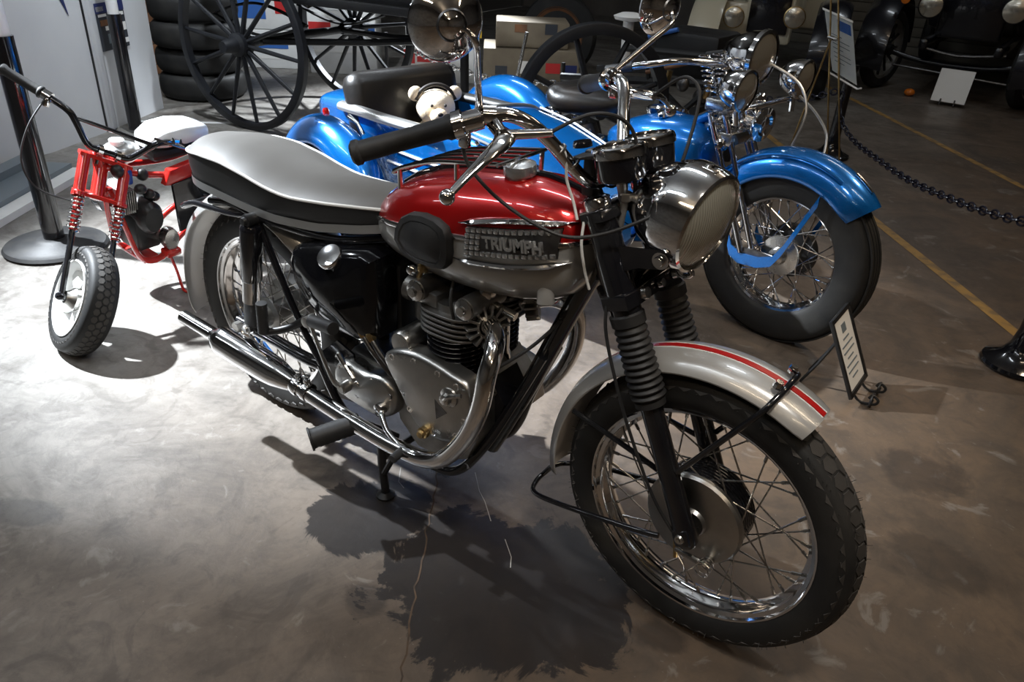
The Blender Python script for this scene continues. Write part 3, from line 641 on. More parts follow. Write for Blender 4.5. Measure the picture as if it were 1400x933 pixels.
# parcel grid on the tank
g = G()
zt = lambda x: interp(x, TX, TT)
for y in (-.075, -.0375, 0, .0375, .075):
    bow = .012 * (1 - (y / .08) ** 2)
    g = G(); g.tube([(.585, y, zt(.585) + .030), (.62, y, zt(.62) + .030), (.70, y, zt(.70) + .028), (.80, y, zt(.80) + .026), (.875, y, zt(.875) + .03)], .0048, 8, k=5); 
    o = P('grid_bar', g, 'chrome', TK)
pgd = None
for lp in ([(.585, -.075, zt(.585) + .030), (.573, -.06, zt(.573) + .030), (.565, 0, zt(.565) + .03), (.573, .06, zt(.573) + .03), (.585, .075, zt(.585) + .03)], [(.88, -.085, zt(.88) + .03), (.89, 0, zt(.89) + .034), (.88, .085, zt(.88) + .03)]):
    g = G(); g.tube(lp, .0045, 8, k=4); P('grid_end_bar', g, 'chrome', TK)
for x, y in ((.60, -.072), (.60, .072), (.765, -.072), (.765, .072), (.875, .08)): g = G(); g.tube([(x, y, zt(x) + .028), (x, y * .98, zt(x) - .03)], .0055, 8); P('grid_post', g, 'chrome', TK)

# ---- seat
SO = [(.600, 0), (.600, -.060), (.592, -.076), (.52, -.090), (.42, -.103), (.33, -.116), (.24, -.126), (.14, -.131), (.04, -.132), (-.05, -.131), (-.115, -.126), (-.165, -.113), (-.203, -.088), (-.226, -.050), (-.234, 0)]
SO = SO + [(x, -y) for x, y in SO[-2:0:-1]]
SP = crom(np.array([(x, y, 0) for x, y in SO]), 3, True)
PX = [-.30, -.2, -.1, 0, .1, .17, .23, .28, .40, .50, .60]; PZ = [.790, .803, .815, .816, .803, .789, .781, .780, .790, .802, .815]
BX = [-.30, -.2, -.05, .1, .2, .35, .48, .60]; BZ = [.722, .716, .712, .702, .698, .708, .732, .762]
pz = lambda x: interp(x, PX, PZ); bzz = lambda x: interp(x, BX, BZ)
cx = lambda x: x
top0 = np.array([(x, y, pz(x)) for x, y, _ in SP]); bot0 = np.array([(x, y * .95, bzz(x) + .018) for x, y, _ in SP])
hw_ = lambda x: float(np.interp(x, [q[0] for q in SO[14:0:-1]], [-q[1] for q in SO[14:0:-1]]))
sx_ = np.concatenate([-.234 + .06 * (1 - np.cos(np.linspace(0, PI / 2, 9))), np.linspace(-.16, .56, 34), [.575, .588, .595, .6]])
SPX = SP[SP[:, 1] <= 1e-6]; SPX = SPX[np.argsort(SPX[:, 0])]
hw_ = lambda x: max(.0005, float(-np.interp(x, SPX[:, 0], SPX[:, 1])))
g = G(); g.rings([[(x, hw_(x) * math.sin(a), pz(x) + .028 * (1 - abs(math.sin(a)) ** 2.6) * min(1, hw_(x) / .09) ** 1.5) for a in np.linspace(-PI / 2, PI / 2, 17)] for x in sx_], closed=False); ST_ = P('seat_cushion', g, 'greyvinyl', label='pale grey vinyl seat top', sharp=70)
mid = (top0 + bot0) / 2; mid[:, 1] *= 1.03
g = G(); g.rings([top0, mid, bot0], cap0=False, cap1=True); P('seat_side', g, 'blackvinyl', ST_, 'black vinyl seat side', sharp=70)
g = G(); g.tube(np.array([(x * 1.0, y * 1.006, z) for x, y, z in top0]), .0042, 8, closed=True); P('seat_piping', g, 'piping', ST_, 'white piping')
g = G(); b1 = np.array([(x, y * .985, bzz(x) + .022) for x, y, _ in SP]); b2 = np.array([(x, y * .985, bzz(x)) for x, y, _ in SP]); b3 = np.array([(x, y * .99, bzz(x) + .011) for x, y, _ in SP]); g.rings([b1, b3, b2, b2 * (1, .9, 1)], cap0=False); P('seat_trim', g, 'trimgrey', ST_, 'grey seat base trim', sharp=70)

# ---- frame
def tubes(name, L, r, m='black', n=12, label=None, k=6):
    for q in L: g = G(); g.tube(q, r, n, k=k); P(name, g, m, label=label)
g = G(); hp = [FK([(-.062, 0, d)])[0] for d in (.515, .675)]; g.tube(hp, .034, 20); P('steering_head', g, 'black')
tubes('down_tube', [[(1.10, 0, .84), (1.03, 0, .68), (.935, 0, .45), (.865, 0, .295), (.83, 0, .22)]], .022, label='black frame down tube')
for s in (-1, 1):
    tubes('cradle_tube', [[(.985, s * .03, .56), (.915, s * .042, .40), (.86, s * .075, .27), (.80, s * .098, .185), (.72, s * .105, .165), (.50, s * .11, .165), (.40, s * .115, .20), (.33, s * .12, .32)]], .0125)
    tubes('seat_stay', [[(.118, s * .118, .690), (.186, s * .12, .557), (.257, s * .12, .427), (.345, s * .118, .300)]], .0095, label='black rear frame tube')
    tubes('seat_rail', [[(.58, s * .045, .735), (.40, s * .09, .695), (.24, s * .108, .688), (.118, s * .118, .692), (-.02, s * .10, .690), (-.12, s * .095, .672)]], .0105)
    tubes('swing_arm', [[(.39, s * .085, .305), (.28, s * .115, .312), (.12, s * .118, .322), (-.03, s * .118, .328)]], .018)
    # shock absorber
    A = np.array([.124, s * .140, .690]); B = np.array([.062, s * .140, .350]); d = unit(B - A); L_ = np.linalg.norm(B - A)
    g = G(); g.lathe(A, d, [(0, .012), (.022, .014), (.0285, .022), (.0295, .03), (.0295, .18), (.027, .184), (0, .184)], 28); sh = P('shock_absorber', g, 'black', label='black shock absorber with chrome sleeve')
    g = G(); g.lathe(A, d, [(0, .182), (.025, .183), (.025, .255), (0, .256)], 24); P('chrome_sleeve', g, 'chrome', sh)
    g = G(); g.lathe(A, d, [(0, .254), (.021, .255), (.021, .325), (.014, L_), (0, L_)], 20); P('damper_body', g, 'blacksatin', sh)
    for Q in (A, B):
        g = G(); g.lathe(Q, (0, s, 0), [(0, -.02), (.017, -.02), (.017, .018), (.012, .020), (.010, .028), (0, .029)], 16); P('eye_bolt', g, 'chrome_dull' if Q is B else 'blacksatin', sh)
tubes('grab_rail', [[(.10, -.115, .690), (.02, -.118, .672), (-.08, -.115, .662), (-.17, -.112, .655), (-.235, -.105, .635), (-.275, -.085, .615), (-.29, 0, .612), (-.275, .085, .615), (-.235, .105, .635), (-.08, .115, .662), (.10, .115, .690)]], .0085, label='black tubular grab rail')
tubes('seat_tube', [[(.52, 0, .75), (.47, 0, .5), (.43, 0, .26)]], .0165)
tubes('top_tube', [[(1.08, 0, .80), (.85, 0, .735), (.55, 0, .735)]], .018)
g = G(); g.prism([(.33, -.118, .27), (.40, -.118, .24), (.47, -.118, .25), (.46, -.118, .40), (.40, -.118, .42), (.33, -.118, .36)], (0, .006, 0)); P('engine_plate', g, 'black')
g = G(); g.prism([(.90, -.05, .40), (.84, -.05, .23), (.80, -.05, .22), (.80, -.05, .40), (.86, -.05, .46)], (0, .1, 0)); P('front_engine_plate', g, 'black')
for (x, y, z) in ((.868, -.052, .43), (.845, -.052, .26), (.41, -.12, .38), (.83, -.09, .215)):
    g = G(); g.lathe((x, y, z), (0, -1, 0), [(0, .011), (.008, .011), (.009, .008), (.009, .002), (.013, .002), (.013, 0)], 6); P('hex_bolt', g, 'chrome')
# bottom skid tube bar and centre stand
g = G(); g.tube([(.545, -.115, .165), (.555, -.125, .10), (.572, -.133, .012)], [.013, .012, .011], 10); g.lathe((.573, -.134, 0), (0, 0, 1), [(.0, .0), (.026, .0), (.026, .006), (.013, .016)], 14); g.tube([(.60, -.11, .155), (.568, -.131, .075)], .009, 8); g.tube([(.545, .115, .165), (.555, .125, .10), (.572, .133, .012)], [.013, .012, .011], 10); g.lathe((.573, .134, 0), (0, 0, 1), [(.0, .0), (.026, .0), (.026, .006), (.013, .016)], 14); g.tube([(.56, -.12, .12), (.56, .12, .12)], .01, 8)
P('centre_stand', g, 'blacksatin', label='black centre stand')

# ---- oil tank and side panel
OT = [(.255, .560), (.248, .615), (.262, .648), (.295, .668), (.36, .684), (.45, .695), (.53, .71), (.565, .70), (.57, .60), (.565, .49), (.52, .455), (.44, .452), (.37, .462), (.30, .50)]
g = G(); g.prism([(x, -.06, z) for x, z in OT], (0, -.085, 0), bev=.045, dome=.022); ot = P('oil_tank', g, 'blackdeep', label='glossy black oil tank')
g = G(); c = np.array([.425, -.137, .668]); g.lathe(c, (0, -.75, 1), [(.026, -.02), (.028, -.006), (.028, .0), (.034, .001), (.034, .010), (.031, .014), (0, .018)], 32); P('oil_cap', g, 'chrome', ot, 'chrome oil filler cap')
g = G(); g.prism([(x, .06, z) for x, z in OT], (0, .075, 0), bev=.03, dome=.01); P('side_cover', g, 'black')
g = G(); g.box((.45, 0, .57), (.26, .12, .2), bev=.02); P('battery_box', g, 'blacksatin')
g = G(); g.prism([(.30, -.085, .695), (.40, -.085, .69), (.385, -.085, .645), (.335, -.085, .65)], (0, .01, 0)); P('bracket', g, 'cast')

# ---- engine
g = G(); g.prism([(.60, -.115, .36), (.63, -.115, .44), (.68, -.115, .475), (.82, -.115, .475), (.87, -.115, .42), (.875, -.115, .33), (.84, -.115, .25), (.77, -.115, .215), (.68, -.115, .215), (.62, -.115, .27)], (0, .23, 0)); P('crankcase', g, 'cast', label='cast alloy crankcase')
TC = [(.612, .470), (.628, .492), (.655, .507), (.69, .517), (.73, .522), (.78, .517), (.83, .508), (.868, .500), (.886, .470), (.892, .43), (.888, .385), (.868, .345), (.835, .318), (.79, .303), (.75, .305), (.715, .318), (.690, .345), (.665, .385), (.638, .425)]
TC = [tuple(q) for q in crom(np.array([(x, z, 0) for x, z in TC]), 2, True)[:, :2]]
g = G(); g.prism([(x, -.112, z) for x, z in TC], (0, -.050, 0), bev=.016, dome=.006); tc = P('timing_cover', g, 'alloy', label='polished timing cover')
for x, z in ((.645, .485), (.715, .500), (.79, .497), (.845, .485), (.868, .40), (.845, .35), (.775, .325), (.70, .36)):
    g = G(); g.lathe((x, -.160, z), (0, -1, 0), [(.0085, -.004), (.0085, .003), (.0055, .003), (.0045, -.002), (0, -.002)], 12); P('cover_screw', g, 'chrome', tc)
g = G(); g.lathe((.828, -.163, .452), (0, -1, 0), [(.026, -.004), (.024, .006), (.014, .010), (.013, .022), (.008, .024), (0, .024)], 20); g.tube([(.828, -.185, .452), (.845, -.187, .470), (.875, -.18, .482)], .005, 8, k=3); P('oil_pressure_switch', g, 'chrome_dull', tc)
g = G(); g.prism([(.785, -.165, .43), (.822, -.165, .405), (.79, -.165, .375)], (0, -.003, 0)); P('patent_plate', g, 'steel', tc, 'small triangular plate')
g = G(); g.lathe((.75, -.168, .318), (0, -1, 0), [(.015, -.005), (.015, .006), (.010, .008), (.009, .016), (0, .017)], 12); P('drain_plug', g, 'brass', tc)
GB = [(.412, .320), (.414, .352), (.432, .380), (.462, .390), (.495, .386), (.53, .383), (.565, .394), (.60, .395), (.628, .378), (.638, .345), (.628, .305), (.600, .280), (.555, .268), (.51, .270), (.455, .278), (.425, .292)]
GB = [tuple(q) for q in crom(np.array([(x, z, 0) for x, z in GB]), 2, True)[:, :2]]
g = G(); g.prism([(x, -.10, z) for x, z in GB], (0, -.052, 0), bev=.018, dome=.012); gb = P('gearbox_cover', g, 'alloy', label='polished gearbox end cover')
for x, z in ((.445, .37), (.62, .355), (.575, .285), (.46, .30), (.56, .375)):
    g = G(); g.lathe((x, -.149, z), (0, -1, 0), [(.009, -.004), (.009, .003), (.006, .003), (.005, -.002), (0, -.002)], 12); P('cover_screw', g, 'chrome', gb)
g = G(); g.prism([(.512 + .016 * math.cos(t) * .9, -.156, .335 + .026 * math.sin(t)) for t in np.linspace(0, 2 * PI, 17)[:-1]], (0, -.006, 0), bev=.003); P('inspection_plate', g, 'chrome_dull', gb)
g = G(); g.box((.52, 0, .33), (.22, .21, .14), bev=.03); P('gearbox', g, 'cast')
# cylinders and heads
for s in (-1, 1):
    cxy = np.array([.765, s * .066, 0]); prof = [(.05, .465)]
    for i in range(8):
        z = .470 + i * .0125; prof += [(.048, z), (.048, z + .004), (.069, z + .0048), (.070, z + .0068), (.069, z + .0088), (.048, z + .0096)]
    prof += [(.048, .572)]
    g = G(); g.lathe(cxy, (0, 0, 1), prof, 32); P('cylinder_barrel', g, 'black', label='black finned cylinder barrel')
    for i in range(5):
        z = .574 + i * .013; g = G(); fl = []
        for t in np.linspace(0, 2 * PI, 33)[:-1]:
            c_, s_ = math.cos(t), math.sin(t); fl.append((.768 + .082 * math.copysign(abs(c_) ** .7, c_), s * .068 + .070 * math.copysign(abs(s_) ** .7, s_), z))
        g.prism(fl, (0, 0, .0055), bev=.0015); P('head_fin', g, 'cast')
    g = G(); g.lathe((.768, s * .068, .57), (0, 0, 1), [(.052, 0), (.052, .08), (0, .08)], 24); P('cylinder_head', g, 'cast', label='alloy cylinder head')
    g = G(); g.tube([(.825, s * .060, .448), (.832, s * .03, .50), (.838, s * .02, .60)], .0145, 14); P('push_rod_tube', g, 'chrome')
    # rocker boxes
    for (x, e) in ((.700, -1), (.842, 1)):
        g = G(); g.tube([(x, -.132 if s < 0 else .015, .668), (x, -.015 if s < 0 else .132, .668)], [.026, .026], 16); g.box((x - e * .02, s * .07, .648), (.06, .10, .035), bev=.008); P('rocker_box', g, 'cast')
        g = G(); g.lathe((x, s * .132, .668), (0, s, 0), [(.024, 0), (.024, .006), (.012, .010), (.011, .018), (0, .019)], 14); P('rocker_cap', g, 'chrome_dull')
        g = G(); g.lathe((x + e * .012, s * .072, .688), (e * .4, 0, 1), [(.019, 0), (.019, .010), (.014, .016), (0, .017)], 6); P('tappet_cap', g, 'chrome_dull')
    # exhaust header, clamp, silencer
    hd = [(.822, s * .075, .606), (.868, s * .086, .620), (.910, s * .112, .628), (.936, s * .148, .605), (.943, s * .178, .560), (.938, s * .190, .490), (.918, s * .195, .425), (.885, s * .198, .362), (.838, s * .2, .303), (.78, s * .2, .272), (.71, s * .2, .262), (.60, s * .2, .262), (.42, s * .2, .277), (.29, s * .2, .292)]
    g = G(); g.tube(hd, .0215, 18, k=5); ex = P('exhaust_pipe', g, 'chrome', label='chrome exhaust header pipe')
    d = unit(np.array(hd[2]) - np.array(hd[1])); c0 = np.array(hd[1]); a_, b_ = basis(d)
    g = G(); g.lathe(c0 - d * .012, d, [(.022, 0), (.028, 0), (.028, .026), (.022, .026)], 24, closed=True)
    for i in range(14):
        t = 2 * PI * i / 14; rd = math.cos(t) * a_ + math.sin(t) * b_; tn = np.cross(d, rd); g.box(c0 + d * .001 + rd * .038, (.026, .0065, .032), R=np.stack([rd, tn, d], 1), bev=.0015)
    P('finned_clamp', g, 'alloy', ex, 'finned alloy exhaust clamp')
    A = np.array([.315, s * .2, .290]); B = np.array([-.165, s * .212, .331]); d = unit(B - A)
    g = G(); g.lathe(A, d, [(.0225, -.02), (.025, -.015), (.025, .0), (.023, .004), (.030, .03), (.039, .07), (.0425, .11), (.0435, .2), (.0435, .29), (.0405, .310), (.030, .325), (.0215, .335), (.0205, .345), (.0205, np.linalg.norm(B - A)), (.0185, np.linalg.norm(B - A)), (.0185, .38), (0, .38)], 36); si = P('silencer', g, 'chrome', ex, 'chrome silencer with narrow tail pipe')
    for x, r in ((.33, .026), (.365, .0255)):
        g = G(); g.lathe((x, s * .2, .2885 - (x - .315) * .06), d, [(.022, -.009), (r, -.008), (r + .001, 0), (r, .008), (.022, .009)], 20); g.box((x, s * .2, .2885 + .03), (.014, .016, .016), bev=.003); P('pipe_clamp', g, 'chrome', ex)
# carburettor side
for s in (-1, 1):
    g = G(); g.lathe((.655, s * .05, .615), (-1, 0, .1), [(.0, -.05), (.02, -.05), (.02, -.02), (.026, -.018), (.026, .03), (.032, .032), (.034, .05), (.03, .054)], 20); g.lathe((.650, s * .05, .60), (0, 0, -1), [(.022, 0), (.024, .01), (.024, .045), (.018, .052), (0, .053)], 18); g.lathe((.652, s * .05, .63), (0, 0, 1), [(.02, 0), (.02, .045), (.022, .047), (.022, .055), (.012, .062), (0, .063)], 16); P('carburettor', g, 'cast', label='alloy carburettor')
    g = G(); g.tube([(.652, s * .05, .69), (.66, s * .06, .72), (.72, s * .07, .74), (.85, s * .06, .75)], .004, 8, k=5); P('throttle_cable', g, 'rubber')
g = G(); g.tube([(.70, -.11, .715), (.69, -.115, .685), (.672, -.095, .655)], .0055, 8, k=4); g.lathe((.703, -.112, .725), (0, 0, 1), [(.012, -.014), (.012, .0), (.007, .006), (0, .006)], 8); P('fuel_tap', g, 'brass')
g = G(); g.lathe((.665, -.108, .700), (.3, -1, 0), [(.011, -.006), (.012, .006), (.008, .01), (0, .012)], 12); P('fuel_union', g, 'chrome')
g = G(); g.lathe((1.015, -.085, .755), (.15, -.1, -1), [(.016, -.03), (.018, 0), (.019, .028), (.015, .032), (0, .032)], 16); P('tank_mount', g, 'silver')
for s in (-1, 1): g = G(); g.tube([(.80, s * .055, .655), (.87, s * .055, .655), (.92, s * .05, .645)], .011, 12); P('head_steady', g, 'chrome_dull')
g = G(); g.tube([(.92, -.165, .545), (.98, -.08, .60), (1.02, -.02, .66)], .004, 8, k=5); P('spark_lead', g, 'rubber')
for s in (-1, 1):
    g = G(); g.lathe((.80, s * .115, .615), (.5, s, .5), [(.010, -.01), (.010, .0), (.006, .005), (.006, .02), (0, .022)], 10); g.tube([(.808, s * .128, .63), (.80, s * .13, .68), (.78, s * .09, .72), (.75, s * .03, .74)], .0038, 8, k=5); P('spark_plug', g, 'rubber')
g = G(); g.lathe((.655, -.125, .515), (0, 1, .0), [(0, -.02), (.028, -.018), (.034, -.008), (.034, .06), (0, .06)], 24); P('points_cover', g, 'alloy')
# oil lines
for k_, (x0, x1) in enumerate(((.545, .655), (.575, .68))):
    g = G(); g.tube([(x0 - .045, -.13, .505), (x0, -.135, .46), (x0 + .05, -.12, .40), (x1, -.10, .34)], .0075, 10, k=4); ol = P('oil_line', g, 'steel')
    g = G(); g.lathe((x0 - .03, -.132, .49), (.7, 0, -.7), [(.009, -.012), (.012, -.008), (.012, .008), (.009, .012)], 6); P('union_nut', g, 'brass', ol)

# ---- pedals, pegs, levers
def rubber_peg(A, B, r, name='foot_peg', lab=None, end=True):
    A, B = np.array(A, float), np.array(B, float); d = unit(B - A); L_ = np.linalg.norm(B - A); g = G()
    prof = [(0, -.002), (r * .8, -.002), (r, .002)]
    for i in range(8): z = .004 + i * (L_ - .012) / 8; prof += [(r, z), (r * .94, z + (L_ - .012) / 16)]
    prof += [(r * 1.0, L_ - .006), (r * (1.15 if end else 1), L_ - .005), (r * (1.15 if end else .95), L_), (0, L_ + .001)]
    g.lathe(A, d, prof, 20); return P(name, g, 'rubber', label=lab)
rubber_peg((.545, -.185, .262), (.478, -.295, .238), .027, 'rider_foot_peg', 'black rubber rider foot peg')
g = G(); g.tube([(.60, -.11, .20), (.575, -.15, .235), (.545, -.185, .262)], .011, 10, k=4); P('peg_mount', g, 'black')
g = G(); g.tube([(.60, .11, .20), (.575, .15, .235), (.545, .185, .262)], .011, 10, k=4); P('peg_mount', g, 'black')
rubber_peg((.545, .185, .262), (.478, .295, .238), .0225, 'rider_foot_peg')
for s in (-1, 1):
    rubber_peg((.196, s * .195, .402), (.201, s * .195, .492), .0155, 'pillion_peg', 'folded black rubber pillion peg', end=False)
    g = G(); g.tube([(.30, s * .125, .455), (.245, s * .15, .415), (.196, s * .19, .400)], .0105, 10, k=3); P('pillion_peg_bracket', g, 'blacksatin')
rubber_peg((.425, -.212, .525), (.53, -.235, .550), .0165, 'kick_start_rubber', 'black rubber kick-start pedal', end=False)
g = G(); g.tube([(.482, -.165, .338), (.470, -.19, .350), (.450, -.200, .400), (.418, -.205, .485), (.412, -.208, .515)], [.011, .010, .0085, .008, .009], 10, k=4, sq=.7); g.lathe((.412, -.21, .52), (0, -1, 0), [(0, -.016), (.014, -.014), (.014, .014), (0, .016)], 12); g.lathe((.482, -.165, .338), (0, -1, 0), [(.016, -.02), (.016, .02), (.011, .024), (0, .024)], 14); P('kick_start_lever', g, 'alloy', label='steel kick-start lever')
g = G(); g.tube([(.600, -.155, .318), (.62, -.178, .312), (.655, -.195, .290), (.715, -.205, .272)], [.0085, .008, .007, .0065], 10, k=4); g.lathe((.60, -.16, .318), (0, -1, 0), [(.016, -.012), (.016, .012), (.01, .016), (0, .016)], 14); P('gear_lever', g, 'chrome', label='chrome gear lever')
rubber_peg((.715, -.190, .272), (.718, -.245, .266), .0115, 'gear_lever_rubber', end=False)
g = G(); g.tube([(.470, -.155, .385), (.445, -.155, .415)], [.006, .008], 8); g.tube([(.468, -.155, .388), (.50, -.158, .362)], .006, 8); P('clutch_arm', g, 'chrome_dull')
# primary side and chain (left)
g = G(); g.prism([(.40, .11, .27), (.42, .11, .38), (.50, .11, .41), (.75, .11, .45), (.86, .11, .42), (.88, .11, .32), (.82, .11, .25), (.60, .11, .24)], (0, .06, 0), bev=.02, dome=.01); P('primary_cover', g, 'alloy')
g = G(); g.box((.2, .10, .405), (.42, .035, .05), bev=.012); P('chain_guard', g, 'black')
g = G(); g.tube([(.48, .085, .40), (.2, .085, .42), (.0, .085, .43)], .006, 6); g.tube([(.48, .085, .26), (.2, .085, .24), (.0, .085, .23)], .006, 6); P('drive_chain', g, 'steel')
# horn below the headlamp
g = G(); g.lathe((1.19, .0, .82), (1, 0, -.2), [(0, -.04), (.03, -.036), (.034, -.01), (.042, .0), (.042, .012), (.02, .014), (0, .008)], 28); P('horn', g.map(ST), 'black')
for s in (-1, 1):
    g = G(); g.tube([(1.155, s * .05, .86), (1.20, s * .05, .85), (1.235, s * .04, .865)], .008, 8); P('cable_tube', g.map(ST), 'blacksatin')
# ================================================================ red minibike
MO = np.array([-.829, -.303, 0.])
MN = thing('minibike', 'small red minibike with black high handlebar and white seat', 'minibike', MO)
def lean_frame(o, head, lean):
    f = np.array([math.cos(head), math.sin(head), 0]); l = np.array([-math.sin(head), math.cos(head), 0]); u = np.array([0, 0, 1.])
    return Fr(np.asarray(o, float), f, l * math.cos(lean) - u * math.sin(lean), u * math.cos(lean) + l * math.sin(lean))
MF = lean_frame((0, 0, 0), math.radians(-12.3), math.radians(28.6)); MB = lean_frame(np.array([-1.08, .05, 0]) - MO, math.radians(-88), math.radians(8))
def Q(name, g, m, parent=MN, label=None, sharp=38):
    o = build(name, g, m, parent, sharp)
    if label: o['label'] = label
    return o
MW = Fr(MF([(0, 0, .194)])[0], MF.d((1, 0, 0)), MF.d((0, 1, 0)), MF.d((0, 0, 1)))
def mini_wheel(fr):
    g = G(); g.lathe((0, 0, 0), (0, 1, 0), [(.132, -.045), (.135, -.05), (.130, -.052), (.122, -.046), (.112, -.02), (.112, .02), (.122, .046), (.130, .052), (.135, .05), (.132, .045)], 48, closed=True); rm = Q('wheel_rim', g.map(fr), 'white', label='white pressed wheel rim')
    Q('tire', tire_geo(.192, .128, .10, fr), 'tire', rm)
    Q('tread', tread_geo(.190, .10, fr, 44, (-62, -42, -21, 0, 21, 42, 62), rc=.05, hexr=.0105, hgt=.005), 'tread', rm, 'knobbly tread')
    for i in range(5):
        a = 2 * PI * i / 5; d = np.array([math.cos(a), 0, math.sin(a)]); n_ = np.array([-math.sin(a), 0, math.cos(a)]); g = G()
        for y in (-.012,):
            g.rings([[d * .035 + n_ * .022 + (0, y - .006, 0), d * .035 - n_ * .022 + (0, y - .006, 0), d * .035 - n_ * .022 + (0, y + .006, 0), d * .035 + n_ * .022 + (0, y + .006, 0)], [d * .118 + n_ * .020 + (0, y - .012, 0), d * .118 - n_ * .020 + (0, y - .012, 0), d * .118 - n_ * .020 + (0, y + .006, 0), d * .118 + n_ * .020 + (0, y + .006, 0)]])
        Q('wheel_spoke', g.map(fr), 'white', rm)
    g = G(); g.lathe((0, 0, 0), (0, 1, 0), [(0, -.06), (.022, -.06), (.026, -.05), (.040, -.034), (.040, .034), (.026, .05), (0, .06)], 20); Q('hub', g.map(fr), 'alloy', rm)
mini_wheel(MW)
rw = Fr(MB([(-.72, 0, .194)])[0], MB.d((1, 0, 0)), MB.d((0, 1, 0)), MB.d((0, 0, 1))); mini_wheel(rw)
a2 = np.array([-.435, 0, .900])
def fkp(d, y): return np.array([0, y, .194]) + a2 * d
for s in (-1, 1):
    y = s * .07
    g = G(); g.tube([fkp(-.012, y), fkp(.02, y), fkp(.25, y)], [.012, .010, .010], 12); g.lathe(fkp(0, y), (0, s, 0), [(0, -.012), (.014, -.012), (.014, .01), (.009, .018), (0, .018)], 12); Q('fork_leg', g.map(MF), 'black')
    g = G(); g.tube([fkp(.235, y), fkp(.375, y)], .0125, 12); Q('fork_inner_tube', g.map(MF), 'red')
    H = [fkp(.236 + .130 * t / 160, y) + np.array([.019 * math.cos(t * 2 * PI * 8.5 / 160), .019 * math.sin(t * 2 * PI * 8.5 / 160), 0]) for t in range(161)]
    g = G(); g.tube(H, .0036, 6); Q('fork_spring', g.map(MF), 'chrome', label='chrome fork spring')
    g = G(); g.tube([fkp(.366, y), fkp(.512, y)], .019, 16); g.lathe(fkp(.358, y), a2, [(.019, 0), (.024, .002), (.024, .014), (.019, .018)], 16); Q('fork_tube', g.map(MF), 'red', label='red fork tube')
    g = G(); p_ = np.array([-.218, s * .03, .685]); g.lathe(p_, (0, 1, 0), [(.013, -.008), (.019, -.008), (.019, .008), (.013, .008)], 16, closed=True); g.tube([p_ + (0, 0, -.012), p_ + (.005, 0, -.05)], .007, 8); Q('bar_clamp', g.map(MF), 'chrome')
g = G(); c_ = fkp(.488, 0); 
for d_, th in ((.508, .014), (.368, .012)):
    g = G(); ctr = fkp(d_, 0); g.prism([ctr + (.018, -.09, 0), ctr + (.018, .09, 0), ctr + (-.02, .088, 0), ctr + (-.055, .03, 0), ctr + (-.055, -.03, 0), ctr + (-.02, -.088, 0)], a2 * th, bev=.003); Q('triple_clamp', g.map(MF), 'red')
g = G(); g.tube([fkp(.36, 0) + (-.03, 0, 0), fkp(.52, 0) + (-.03, 0, 0)], .024, 16); Q('steering_tube', g.map(MF), 'red')
bar = [(-.218, 0, .685), (-.218, -.04, .685), (-.221, -.074, .692), (-.225, -.125, .748), (-.232, -.158, .778), (-.27, -.215, .795), (-.352, -.325, .818)]
g = G(); g.tube(mir(bar)[::-1] + bar[1:], .0115, 12, k=5); Q('handlebar', g.map(MF), 'black', label='black high handlebar')
g = G(); g.tube([(-.228, -.142, .764), (-.228, .142, .764)], .0075, 10); Q('cross_bar', g.map(MF), 'black')
for s in (-1, 1):
    A = np.array((-.362, s * .338, .821)); B = np.array((-.285, s * .235, .800)); d = unit(B - A); L_ = np.linalg.norm(B - A)
    g = G(); g.lathe(A, d, [(0, -.006), (.019, -.006), (.02, .0), (.0165, .01), (.017, L_ - .01), (.022, L_ - .004), (.022, L_), (.012, L_ + .002)], 16); Q('hand_grip', g.map(MF), 'rubber')
    g = G(); g.lathe(B + d * .02, d, [(.012, -.014), (.018, -.014), (.018, .014), (.012, .014)], 12); g.tube([B + d * .02, B + (.05, s * .02, -.01), B + (.055, -s * .10, -.012)], .005, 8, k=3) if s > 0 else g.box(B + d * .02 + (.012, 0, -.02), (.03, .02, .03), bev=.005); Q('lever_clamp', g.map(MF), 'chrome')
g = G(); g.tube([(-.265, -.225, .785), (-.235, -.255, .68), (-.21, -.25, .57), (-.18, -.19, .50), (-.17, -.08, .49)], .0032, 8, k=8); Q('brake_cable', g.map(MF), 'rubber')
# body
def MBs(V):
    V = np.array(V, float); V[:, 2] += .055 * np.clip((.5 - V[:, 2]) / .3, 0, 1); V[:, 0] = V[:, 0] * .62 + .02; return MB(V)
for s in (-1, 1):
    g = G(); g.tube([(-.02, s * .02, .56), (-.15, s * .05, .53), (-.35, s * .07, .50), (-.55, s * .075, .49), (-.80, s * .075, .52)], .013, 12, k=5); Q('frame_rail', g.map(MBs), 'red', label='red upper frame rail')
    g = G(); g.tube([(-.03, s * .015, .47), (-.06, s * .05, .30), (-.10, s * .07, .16), (-.17, s * .075, .115), (-.28, s * .075, .12), (-.42, s * .075, .19), (-.60, s * .075, .24), (-.92, s * .075, .20)], .014, 12, k=5); Q('frame_loop', g.map(MBs), 'red', label='red lower frame loop')
g = G(); g.box((-.19, 0, .115), (.12, .16, .012), bev=.003); Q('engine_plate', g.map(MBs), 'red')
g = G(); g.tube([(.0, 0, .46), (.0, 0, .62)], .026, 14); Q('steering_head', g.map(MBs), 'red')
g = G(); g.box((-.20, 0, .24), (.18, .14, .18), bev=.03); g.lathe((-.20, .06, .32), (0, 1, .0), [(0, -.13), (.07, -.12), (.08, -.05), (.08, .03), (.06, .05), (0, .055)], 20); Q('engine_block', g.map(MBs), 'blacksatin', label='black horizontal engine')
for i in range(7):
    g = G(); g.box((-.06 - i * .013, 0, .41), (.006, .14, .11), bev=.002); Q('cooling_fin', g.map(MBs), 'alloy')
